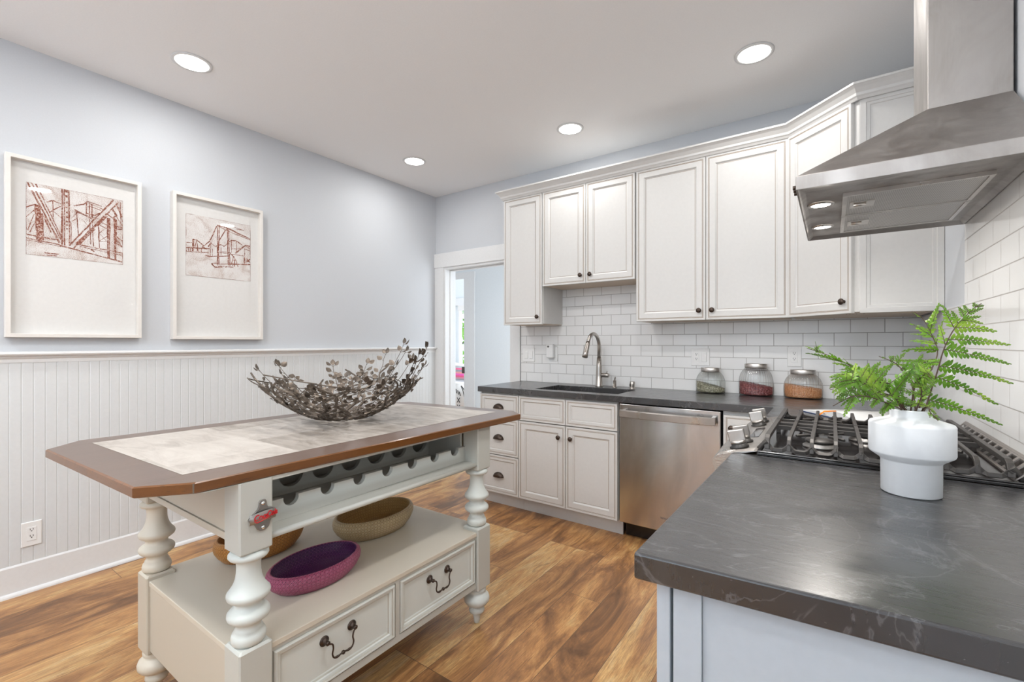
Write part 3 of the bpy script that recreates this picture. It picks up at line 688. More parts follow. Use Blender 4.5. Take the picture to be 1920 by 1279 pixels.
# diagonal corner cabinet
t = thing('corner_wall_cabinet', 'diagonal white corner wall cabinet with one door and a flat side panel behind the hood', 'wall cabinet', (.15, 3.1, 1.366), 'white wall cabinets')
pc = [(-.196, YU), (.104, 2.70), (XR - .0015, 2.70), (XR - .0015, YB - .0095), (-.196, YB - .0095)]
obj('carcass', B().hexa([(x, y, 1.372) for x, y in pc], [(x, y, ZT) for x, y in pc]), M['cab'], t)
pu = [(-.18, YU + .01), (.10, 2.715), (XR - .02, 2.715), (XR - .02, YB - .02), (-.18, YB - .02)]
obj('underside', B().hexa([(x, y, 1.368) for x, y in pu], [(x, y, 1.3718) for x, y in pu]), M['under'], t)
for i in range(4): obj('screw_hole', B().lathe([(.0022, 1.3672), (.0022, 1.3682)], (.06 + i * .013, 2.83 - i * .004), 8), M['bronze'], t)
obj('screw_hole', B().lathe([(.005, 1.3672), (.005, 1.3682)], (.128, 2.81), 10), M['bronze'], t); obj('switch_strip', B().box((.235, 2.80, 1.3655), (.36, 2.83, 1.3682)), M['under'], t)
UD = (Vector((.104, 2.70, 0)) - Vector((-.196, YU, 0))); LD = UD.length; UD.normalize(); ND = Vector((UD.y, -UD.x, 0))
O = Vector((-.196, YU, 1.366)) + UD * .008
d = front('door', t, O, UD, ND, LD - .030, ZT - 1.371)
knob(d, O + UD * (LD - .030 - .036) + Z * .058 + ND * .0195, ND)
obj('side_panel', B().rings((.108, 2.70, 1.366), X, Z, -Y, XR - .0015 - .108, ZT - 1.366, [(0, 0), (0, .012), (.022, .012), (.024, .008), (.036, .008), (.038, .004)], [0] * 6), M['cab'], t)
# crown moulding follows the cabinets
b = B(); prof = [(0, ZT - .012), (.006, ZT - .012), (.008, ZT + .004), (.014, ZT + .010), (.016, ZT + .022), (.030, ZT + .040), (.041, ZT + .050), (.045, ZT + .052), (.045, ZT + .062), (0, ZT + .062)]
prof = [(o + .004, z) for o, z in prof]; prof[0] = (0, ZT - .006); prof[1] = (.006, ZT - .006)
b.sweep(prof, [(-2.165, YB - .01), (-2.165, YU - .02), (-.190, YU - .02), (.100, 2.685), (XR - .003, 2.685)], 1)
tag(obj('crown_moulding', b, M['cab'], org=(-1, 2.96, ZT)), 'white crown moulding running along the tops of the wall cabinets', 'moulding')

# base cabinets along the back wall: doors at y = 2.71
YF = 2.73
def carcass(t, x0, x1, y0, y1, z0=.105, z1=.852, m='cab'):
    b = B(); w = .016
    b.box((x0, y0, z0), (x0 + w, y1, z1)); b.box((x1 - w, y0, z0), (x1, y1, z1)); b.box((x0 + w, y0, z0), (x1 - w, y1, z0 + w)); b.box((x0 + w, y1 - w, z0 + w), (x1 - w, y1, z1))
    b.box((x0 + w, y0, z1 - .03), (x1 - w, y0 + w, z1))
    return obj('carcass', b, M[m], t)
t = thing('drawer_base_cabinet', 'white base cabinet of three drawers with cup pulls by the doorway', 'base cabinet', (-2.02, 2.99, 0))
carcass(t, -2.208, -1.851, YF, YB - .0095)
for z0, z1, pz in ((.668, .842, .736), (.392, .662, .508), (.106, .386, .226)):
    d = front('drawer', t, (-2.206, YF, z0), X, -Y, .353, z1 - z0, DRAW); cup_pull(d, (-2.033, YF - .0125, pz))
obj('toe_board', B().box((-2.208, 2.785, 0), (-1.851, 2.80, .1045)), M['cab'], t)
t = thing('sink_base_cabinet', 'white sink base cabinet with two false drawer fronts above two doors', 'base cabinet', (-1.47, 2.99, 0))
carcass(t, -1.849, -1.100, YF, YB - .0095)
for x0, x1, s_ in ((-1.848, -1.470, 'R'), (-1.466, -1.101, 'L')):
    front('false_drawer_front', t, (x0, YF, .668), X, -Y, x1 - x0, .174, DRAW)
    d = front('door', t, (x0, YF, .106), X, -Y, x1 - x0, .556)
    knob(d, (x1 - .046 if s_ == 'R' else x0 + .042, YF - .0195, .583), -Y)
obj('toe_board', B().box((-1.849, 2.785, 0), (-1.092, 2.80, .1045)), M['cab'], t)
b = B(); b.tube([(-1.516, YF - .042, .585), (-1.47, YF - .047, .587), (-1.424, YF - .042, .585), (-1.47, YF - .045, .578)], .0028, 6, closed=True)
tag(obj('child_lock', b, M['glass'], org=(-1.47, YF - .045, .583)), 'clear plastic child lock looped between the two sink cabinet knobs', 'cabinet lock')
# dishwasher
t = thing('dishwasher', 'stainless steel dishwasher with curved bar handle beside the sink cabinet', 'dishwasher', (-.79, 2.99, 0))
obj('tub', B().box((-1.083, YF + .012, .11), (-.500, YB - .012, .846)), M['enamel'], t)
obj('door', B().box((-1.083, 2.703, .112), (-.500, YF + .011, .846)), M['steeld'], t, bevel=.004)
obj('toe_panel', B().box((-1.078, 2.80, .002), (-.505, 2.815, .108)), M['enamel'], t)
b = B(); n = 16; k = len(b.v)
for i in range(n + 1):
    u = i / n; x = -1.066 + u * .545; y = 2.668 - .026 * math.sin(PI * u)
    for dy, dz in ((0, 0), (-.010, .004), (-.011, .040), (0, .046)): b.v.append((x, y + dy, .770 + dz))
for i in range(n):
    for q in range(4):
        w = (q + 1) % 4; b.face((k + i * 4 + q, k + i * 4 + w, k + i * 4 + 4 + w, k + i * 4 + 4 + q), 0, False)
b.face((k, k + 1, k + 2, k + 3)); e = k + n * 4; b.face((e + 3, e + 2, e + 1, e))
for x in (-1.060, -.545): b.box((x, 2.664, .776), (x + .018, 2.704, .812))
obj('handle', b, M['steel'], t)
def text(name, body, size, mat, parent, loc, rx=(PI / 2, 0, 0), ext=.0004, shear=0, sx=1, bold=0.):
    c = bpy.data.curves.new(name, 'FONT'); c.body = body; c.size = size; c.extrude = ext; c.shear = shear; c.align_x = 'LEFT'
    c.offset = bold; c.materials.append(mat); f = bpy.data.objects.new(name, c); COL.objects.link(f)
    me = bpy.data.meshes.new_from_object(f.evaluated_get(bpy.context.evaluated_depsgraph_get())); bpy.data.objects.remove(f); bpy.data.curves.remove(c)
    o = bpy.data.objects.new(name, me); COL.objects.link(o); o.parent = parent
    o.location = Vector(loc) - Vector(ORG[parent.name]); o.rotation_euler = rx; o.scale = (sx, 1, 1); return o
text('brand_lettering', 'Whirlpool', .019, M['greylet'], t, (-.83, 2.7022, .185))
# narrow cabinet in the corner behind the range
t = thing('narrow_base_cabinet', 'narrow white base cabinet with one knob between dishwasher and range', 'base cabinet', (-.36, 2.99, 0))
carcass(t, -.492, -.235, YF, YB - .0095)
d = front('door', t, (-.488, YF, .106), X, -Y, .235, .724); knob(d, (-.446, YF - .0195, .762), -Y)
obj('toe_board', B().box((-.492, 2.785, 0), (-.235, 2.80, .1045)), M['cab'], t)
t = thing('corner_base_cabinet', 'white base cabinet under the corner worktop beyond the range', 'base cabinet', (.08, 2.5, 0))
carcass(t, -.232, XR - .0095, 2.29, YF + .3)
# cabinet under the near worktop: end panel faces the room
t = thing('peninsula_base_cabinet', 'white base cabinet with a recessed end panel under the near worktop', 'base cabinet', (.08, 1.1, 0))
b = B(); e0, e1 = (-.206, .742), (XR - .0095, .768)
b.hexa([(-.206, .752, 0), (XR - .0095, .778, 0), (XR - .0095, 1.500, 0), (-.206, 1.500, 0)], [(-.206, .752, .851), (XR - .0095, .778, .851), (XR - .0095, 1.500, .851), (-.206, 1.500, .851)])
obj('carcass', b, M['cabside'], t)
UE = Vector((XR - .0095 + .206, .026, 0)); LE = UE.length; UE.normalize(); NE = Vector((UE.y, -UE.x, 0))
def slab(u0, u1, d0, d1):
    p = lambda u, d, z: tuple(Vector((-.206, .752, z)) + UE * u + NE * d)
    return B().hexa([p(u0, d1, 0), p(u1, d1, 0), p(u1, d0, 0), p(u0, d0, 0)], [p(u0, d1, .851), p(u1, d1, .851), p(u1, d0, .851), p(u0, d0, .851)])
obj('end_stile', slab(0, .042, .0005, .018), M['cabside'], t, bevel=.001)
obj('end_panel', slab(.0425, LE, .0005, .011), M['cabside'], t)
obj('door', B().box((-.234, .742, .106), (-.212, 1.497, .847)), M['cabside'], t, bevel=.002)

# ------------------------------------------------------------------ worktops
b = B(); xs = [-2.213, -1.752, -1.128, -.245, XR - .0085]; ys = [2.283, 2.69, 2.775, 3.118, YB - .0095]
b.grid_slab(xs, ys, lambda i, j: (j >= 1 or i == 3) and not (i == 1 and j == 2), .854, CT)
tag(obj('worktop', b, M['stone'], org=(-1, 3, .854), bevel=.002), 'dark stone worktop running under the wall cabinets, with the sink cut into it', 'worktop')
q = [(-.257, .700), (XR - .0085, .748), (XR - .0085, 1.509), (-.248, 1.509)]
tag(obj('worktop', B().hexa([(x, y, .852) for x, y in q], [(x, y, CT) for x, y in q]), M['stone'], org=(.07, 1.1, .852), bevel=.004, seg=3), 'thick dark stone worktop with the white vase on it', 'worktop')
# ------------------------------------------------------------------ sink, faucet and fittings
t = thing('undermount_sink', 'stainless steel undermount sink below the curved faucet', 'sink', (-1.44, 2.95, .66))
sx0, sx1, sy0, sy1 = -1.758, -1.122, 2.769, 3.124; b = B(); w = .003
b.box((sx0, sy0, .66), (sx1, sy1, .664)); b.box((sx0, sy0, .664), (sx0 + w, sy1, .8535)); b.box((sx1 - w, sy0, .664), (sx1, sy1, .8535)); b.box((sx0 + w, sy0, .664), (sx1 - w, sy0 + w, .8535)); b.box((sx0 + w, sy1 - w, .664), (sx1 - w, sy1, .8535))
obj('basin', b, M['satin'], t)
obj('drain', B().lathe([(.045, .6642), (.045, .667), (.03, .6665), (.001, .6655)], (-1.44, 3.02), 24, cap0=False), M['chrome'], t)
fx, fy = -1.437, 3.185
t = thing('faucet', 'brushed nickel gooseneck kitchen faucet behind the sink', 'faucet', (fx, fy, CT))
obj('body', B().lathe([(.030, CT), (.030, CT + .006), (.026, CT + .010), (.024, CT + .09), (.021, CT + .15), (.0165, CT + .22)], (fx, fy), 28), M['nickel'], t)
p = [(fx, fy, CT + .215)]; ra = .098; zc_ = CT + .298
for i in range(0, 15): a = PI * i / 14 * .88; p.append((fx, fy - ra + ra * math.cos(a), zc_ + ra * math.sin(a) * 1.0))
obj('spout', B().tube(p, .0135, 14), M['nickel'], t)
e = Vector(p[-1]); dv = (Vector(p[-1]) - Vector(p[-2])).normalized()
obj('spray_head', B().tube([e - dv * .002, e + dv * .02, e + dv * .085, e + dv * .118], [.0150, .0165, .019, .0205], 18), M['nickel'], t)
obj('spray_button', B().box(e + dv * .04 + Vector((-.004, -.022, -.012)), e + dv * .06 + Vector((.004, -.012, .012))), M['black'], t)
hz = CT + .088
obj('lever_handle', B().tube([(fx + .018, fy, hz), (fx + .072, fy, hz), (fx + .078, fy, hz)], [.0165, .0165, .013], 18).tube([(fx + .060, fy, hz + .012), (fx + .066, fy - .004, hz + .03)], .004, 8), M['nickel'], t)
t = thing('soap_dispenser', 'small brushed nickel soap pump standing right beside the faucet', 'soap dispenser', (-1.315, 3.19, CT))
obj('body', B().lathe([(.019, CT), (.019, CT + .004), (.013, CT + .007), (.012, CT + .052)], (-1.315, 3.19), 20), M['nickel'], t)
obj('pump_spout', B().tube([(-1.315, 3.19, CT + .05), (-1.315, 3.19, CT + .062)], .0075, 12).tube([(-1.315, 3.19, CT + .060), (-1.300, 3.165, CT + .078)], [.006, .0045], 10), M['nickel'], t)
t = thing('air_gap', 'short nickel air gap cap right of the soap pump', 'air gap', (-1.18, 3.19, CT))
obj('cap', B().lathe([(.021, CT), (.021, CT + .003), (.018, CT + .005), (.018, CT + .048), (.016, CT + .051), (.001, CT + .051)], (-1.18, 3.19), 24, cap0=False), M['nickel'], t)
b = B()
for i in range(4): b.box((-1.195 + i * .009, 3.1715, CT + .014), (-1.191 + i * .009, 3.1735, CT + .036))
obj('vent_slots', b, M['black'], t)
# ------------------------------------------------------------------ range
RY0, RY1 = 1.513, 2.279
t = thing('gas_range', 'stainless gas range with black cooktop between the two dark worktops', 'range', (.08, 1.9, 0))
obj('oven_body', B().box((-.225, RY0, .02), (XR - .012, RY1, .893)), M['steel'], t)
b = B(); prof = [(-.225, .893), (-.182, .905), (-.190, .9055), (-.250, .893), (-.290, .879), (-.303, .866), (-.302, .850), (-.292, .815), (-.270, .800), (-.225, .795)]
n = 12; k0 = len(b.v)
for i in range(n + 1):
    u = i / n; y = RY0 + (RY1 - RY0) * u; bow = .012 * math.sin(PI * u)
    for x, z in prof: b.v.append((x - (bow if x < -.24 else 0), y, z))
m_ = len(prof)
for i in range(n):
    for q in range(m_):
        w = (q + 1) % m_; a = k0 + i * m_
        b.face((a + q, a + m_ + q, a + m_ + w, a + w), 0, 1 < q < 8)
b.face([k0 + q for q in range(m_)]); b.face([k0 + n * m_ + q for q in range(m_ - 1, -1, -1)])
obj('control_panel', b, M['steel'], t)
obj('oven_door', B().box((-.270, RY0 + .004, .21), (-.226, RY1 - .004, .793)), M['enamel'], t, bevel=.004)
obj('drawer', B().box((-.262, RY0 + .004, .05), (-.226, RY1 - .004, .20)), M['steel'], t, bevel=.004)
obj('oven_handle', B().tube([(-.270, RY0 + .08, .745), (-.315, RY0 + .08, .745), (-.315, RY1 - .08, .745), (-.270, RY1 - .08, .745)], .011, 10), M['steel'], t)
obj('touch_glass', B().hexa([(-.272, 1.76, .8855), (-.205, 1.76, .9023), (-.205, 1.96, .9023), (-.272, 1.96, .8855)], [(-.273, 1.76, .8885), (-.206, 1.76, .9048), (-.206, 1.96, .9048), (-.273, 1.96, .8885)]), M['enamel'], t)
KN = Vector((-.24, 0, .97)).normalized(); KU = Vector((KN.z, 0, -KN.x))
for y in (1.585, 1.675, 2.045, 2.140):
    o = Vector((-.238, y, .8965))
    obj('knob_ring', B().lathe([(.028, 0), (.028, .004), (.022, .006), (.022, .012)], seg=24, axis=(o, KU, Y, KN)), M['black'], t)
    b = B(); b.lathe([(.021, .012), (.0225, .018), (.021, .022)], seg=24, axis=(o, KU, Y, KN))
    q = o + KN * .020
    a_ = [q - KU * .024 - Y * .0085, q + KU * .024 - Y * .0085, q + KU * .024 + Y * .0085, q - KU * .024 + Y * .0085]; h_ = [p + KN * .036 for p in a_]
    b.hexa(a_, h_)
    obj('knob', b, M['steel'], t, bevel=.003)
obj('cooktop', B().box((-.182, RY0, .8935), (XR - .012, RY1, .902)).box((-.182, RY0, .902), (XR - .012, RY0 + .008, .907)).box((-.182, RY1 - .008, .902), (XR - .012, RY1, .907)), M['enamel'], t, bevel=.002)
for bx, by, br in ((-.03, 1.70, .046), (.22, 1.69, .036), (.095, 1.896, .05), (-.03, 2.09, .040), (.22, 2.10, .046)):
    br_ = obj('burner', B().lathe([(br, .902), (br, .908), (br * .8, .914), (br * .8, .918)], (bx, by), 28), M['steel'], t)
    obj('burner_cap', B().lathe([(br * .85, .918), (br * .88, .922), (br * .82, .926), (.001, .928)], (bx, by), 28, cap1=False), M['iron'], br_)
def grate(y0, y1, near):
    b = B(); xs = [-.158 + i * .0556 for i in range(10)]; zt = .944
    for i, x in enumerate(xs):
        r = .0076 if i in (0, 9) else .0058
        lo, hi = (y0, y1) if near else (y1, y0); s_ = 1 if near else -1
        b.tube([(x, lo, .9105), (x, lo + s_ * .003, .924), (x, lo + s_ * .012, .938), (x, lo + s_ * .026, zt), (x, lo + s_ * .08, zt + .0005), (x, hi - s_ * .002, zt + .0005)], r * 1.25, 4, flat=True)
    lo = y0 if near else y1; s_ = 1 if near else -1
    # the low end rail dips between the bars
    p = []
    for i in range(9):
        for u, dz in ((0, .016), (.16, .004), (.3, 0), (.7, 0), (.84, .004)): p.append((xs[i] + .0556 * u, lo + s_ * (.004 if dz else 0), .9115 + dz))
    p.append((xs[9], lo, .9275)); b.tube(p, .0080, 4, flat=True)
    for yy in ((y1 - .006, y1 - .075) if near else (y0 + .006, y0 + .075)): b.box((xs[0], yy - .0045, .926), (xs[9], yy + .0045, .941))
    for x in (xs[0], xs[9]): b.tube([(x, lo + s_ * .002, .934), (x - .012 * (1 if x < 0 else -1), lo + s_ * .004, .920), (x - .02 * (1 if x < 0 else -1), lo + s_ * .006, .9075)], [.0085, .0075, .009], 8)
    for x in (xs[0], xs[9]): b.box((x - .006, (y1 if near else y0) - .01, .9025), (x + .006, (y1 if near else y0) + .01 - .01 * (1 if near else -1), .93))
    for x, y in ((-.03, (y0 + y1) / 2), (.22, (y0 + y1) / 2)):
        for a in range(4):
            c_, s2 = math.cos(a * PI / 2 + PI / 4), math.sin(a * PI / 2 + PI / 4); b.tube([(x + c_ * .03, y + s2 * .03, .938), (x + c_ * .085, y + s2 * .085, .938)], .0045, 6)
    return obj('grate', b, M['iron'], t, bevel=.0012)
grate(1.538, 1.893, True); grate(1.899, 2.255, False)
b = B(); A0, A1 = Vector((.348, 0, .908)), Vector((XR - .012, 0, .948)); DV = A1 - A0
def on(u, y, dz=0): p = A0 + DV * u; return (p.x, y, p.z + dz)
for u0, u1, y0, y1 in [(0, .10, 1.535, 2.245), (.80, 1, 1.535, 2.245)] + [(.10, .80, 1.535 + i * .0581 - (.0 if i == 0 else .006), 1.535 + i * .0581 + .009) for i in range(12)] + [(.10, .80, 2.232, 2.245)]:
    b.hexa([on(u0, y0, -.004), on(u1, y0, -.004), on(u1, y1, -.004), on(u0, y1, -.004)], [on(u0, y0), on(u1, y0), on(u1, y1), on(u0, y1)])
b.box((.383, 1.535, .902), (XR - .0125, 2.245, .944)); b.box((.349, 1.535, .902), (.353, 2.245, .906))
obj('rear_vent', b, plain('dark_stainless_vent', (.50, .46, .43), .35, .9), t)
obj('vent_cavity', B().box((.354, 1.54, .9022), (.382, 2.24, .9055)), M['black'], t)

# ------------------------------------------------------------------ range hood
t = thing('range_hood', 'stainless pyramid range hood with duct on the tiled side wall', 'range hood', (.2, 1.885, 1.652))
HX, HY0, HY1, hz0, hz1, hzd = -.083, 1.497, 2.274, 1.652, 1.690, 1.890; xw = XR - .0085
dx, dy0, dy1 = .222, 1.738, 2.005
b = B(); n = 0
v = [(HX, HY0, hz0), (xw, HY0, hz0), (xw, HY1, hz0), (HX, HY1, hz0), (HX, HY0, hz1), (xw, HY0, hz1), (xw, HY1, hz1), (HX, HY1, hz1), (dx, dy0, hzd), (xw, dy0, hzd), (xw, dy1, hzd), (dx, dy1, hzd)]
b.v += v
for q in ((0, 1, 5, 4), (1, 2, 6, 5), (2, 3, 7, 6), (3, 0, 4, 7), (4, 5, 9, 8), (5, 6, 10, 9), (6, 7, 11, 10), (7, 4, 8, 11), (8, 9, 10, 11)): b.face(q)
# underside: a narrow lip, then a shallow recess
i0 = .006; ins = [(HX + i0, HY0 + i0), (xw - i0, HY0 + i0), (xw - i0, HY1 - i0), (HX + i0, HY1 - i0)]; i1 = .03
k = len(b.v); b.v += [(x, y, hz0) for x, y in ins] + [(HX + .02, HY0 + .075, hz0 + .010), (xw - .02, HY0 + .075, hz0 + .010), (xw - .02, HY1 - .03, hz0 + .010), (HX + .02, HY1 - .03, hz0 + .010)]
for i in range(4):
    j = (i + 1) % 4; b.face((i, k + i, k + j, j)); b.face((k + i, k + 4 + i, k + 4 + j, k + j))
b.face((k + 7, k + 6, k + 5, k + 4))
obj('canopy', b, M['steelh'], t, bevel=.0015)
obj('duct', B().box((dx, dy0, hzd - .002), (xw, dy1, ZC - .002)), M['steelh'], t, bevel=.002)
for y0, y1 in ((1.640, 1.903), (1.907, 2.172)):
    f = obj('filter', B().box((.034, y0 + .006, hz0 + .002), (.332, y1 - .006, hz0 + .0095)), M['filter'], t)
    fr = B()
    for bx in (((.026, y0), (.036, y1)), ((.330, y0), (.340, y1)), ((.036, y0), (.330, y0 + .008)), ((.036, y1 - .008), (.330, y1))): fr.box((*bx[0], hz0 - .001), (*bx[1], hz0 + .0098))
    obj('filter_frame', fr, M['steel'], f)
    ym = (y0 + y1) / 2
    obj('latch', B().box((.045, ym - .042, hz0 - .0005), (.105, ym + .03, hz0 + .0018)).tube([(.055, ym - .02, hz0 - .003), (.085, ym - .02, hz0 - .003)], .005, 8), M['steel'], f)
for y in (1.735, 2.07):
    r = obj('lamp_ring', B().lathe([(.036, hz0 + .0096), (.034, hz0 + .006), (.028, hz0 + .005), (.026, hz0 + .008)], (-.029, y), 28, cap0=False, cap1=False), M['steel'], t)
    obj('lamp_bulb', B().lathe([(.001, hz0 + .0068), (.026, hz0 + .0070)], (-.029, y), 24, cap0=False, cap1=False), M['halogen'], r)
    area('hood_lamp', (-.029, y, hz0 + .003), (0, 0, 0), .05, .05, 1.6, (1, .95, .88), 'DISK')
b = B()
for i in range(3): b.tube([(HX, 1.515 + i * .03, hz0 + .012), (HX - .008, 1.515 + i * .03, hz0 + .012)], .006, 10)
obj('control_buttons', b, M['bronze'], t)

# ------------------------------------------------------------------ jars
def jar(label, cx_, rx, h, fill, slope, fm):
    t = thing('glass_jar', label, 'storage jar', (cx_, 3.222, CT), 'ribbed jars of pulses'); c = (cx_, 3.222); sy = .058 / rx; hb = h - .024
    rib = lambda a, z: 1 + .018 * math.cos(36 * a)
    pr = [(.90, 0), (.97, .02), (.985, .10), (1.0, .35), (.995, .50), (.96, .64), (.88, .78), (.75, .90), (.64, .965), (.62, 1.0)]
    obj('glass_body', B().lathe([(.001, CT + .001)] + [(rx * r, CT + .001 + hb * z) for r, z in pr], c, 144, 1, sy, cap0=False, cap1=False, rfn=rib), M['jar'], t)
    lr = rx * .66
    obj('lid', B().lathe([(lr * .97, CT + hb - .004), (lr, CT + hb), (lr, CT + h - .002), (lr * .97, CT + h), (.001, CT + h)], c, 48, 1, sy * 1.15, cap1=False), M['steel'], t)
    b = B(); ri = [(.001, 0), (.86, 0), (.93, .08), (.95, .3), (.955, 1.0)]; rr = []
    b.lathe([(rx * r, CT + .005 + fill * z) for r, z in ri] + [(.001, CT + .005 + fill)], c, 64, 1, sy, cap0=False, cap1=False)
    random.seed(int(rx * 1e4)); out = []
    for x, y, z in b.v:
        f = (z - CT - .005) / fill; s_ = f if f > .25 else 0
        out.append((x, y, z + s_ * (-slope * (x - cx_) / rx + random.uniform(-.0015, .0015))))
    b.v = out
    o = obj('contents', b, fm, t); o['kind'] = 'stuff'
jar('ribbed glass jar of pale green lentils, leftmost of the three', -.659, .090, .166, .048, .022, M['lentil'])
jar('tallest ribbed glass jar, holding dark red beans', -.392, .0965, .199, .066, .017, M['bean'])
jar('ribbed glass jar of orange lentils nearest the open book', -.142, .099, .170, .066, .013, M['redlentil'])

# ------------------------------------------------------------------ open book
BO, BU = Vector((-.130, 2.615, CT)), Vector((.60, -.80, 0)); BV = Vector((.80, .60, 0)); bw, bh = .37, .25
t = thing('open_book', 'open book with navy cover and orange ribbon lying beyond the cooktop', 'book', (.05, 2.57, CT))
bp = lambda u, v, z: tuple(BO + BU * u + BV * v + Z * z)
obj('cover', B().hexa([bp(0, 0, .0005), bp(bw, 0, .0005), bp(bw, bh, .0005), bp(0, bh, .0005)], [bp(0, 0, .0035), bp(bw, 0, .0035), bp(bw, bh, .0035), bp(0, bh, .0035)]), M['navy'], t)
def pages(name, u0, u1, hfun):
    b = B(); n = 14; k = len(b.v)
    for i in range(n + 1):
        u = u0 + (u1 - u0) * i / n; h = hfun(i / n)
        for v_, z in ((.004, .0036), (bh - .004, .0036), (bh - .004, .0038 + h), (.004, .0038 + h)): b.v.append(bp(u, v_, z))
    for i in range(n):
        for q in range(4):
            w = (q + 1) % 4; a = k + i * 4; b.face((a + q, a + w, a + 4 + w, a + 4 + q), 0, q == 2)
    b.face((k, k + 3, k + 2, k + 1)); e = k + n * 4; b.face((e, e + 1, e + 2, e + 3)); return obj(name, b, M['paper'], t)
pages('page_block', .004, bw * .5, lambda q: .003 + .010 * q ** 1.5 + .004 * math.sin(PI * q) - .009 * max(0, q - .85) / .15)
pages('page_block', bw * .5, bw - .004, lambda q: .005 + .022 * math.sin(PI * min(1, q * 1.1 + .06)) ** .8 * (1 - .55 * q) + .006 * (1 - q))
b = B(); pts = [bp(bw * .47, .05, .024), bp(bw * .46, .0, .022), bp(bw * .45, -.012, .012), bp(bw * .44, -.02, .004)]; k = len(b.v)
for i, p in enumerate(pts):
    b.v += [tuple(Vector(p) - BU * .004), tuple(Vector(p) + BU * .004)]
for i in range(3): b.face((k + 2 * i, k + 2 * i + 1, k + 2 * i + 3, k + 2 * i + 2))
b.tube([bp(bw * .47, .05, .024), bp(bw * .455, .0, .0225), bp(bw * .44, -.02, .005)], .0035, 6)
obj('ribbon', b, M['orange'], t)

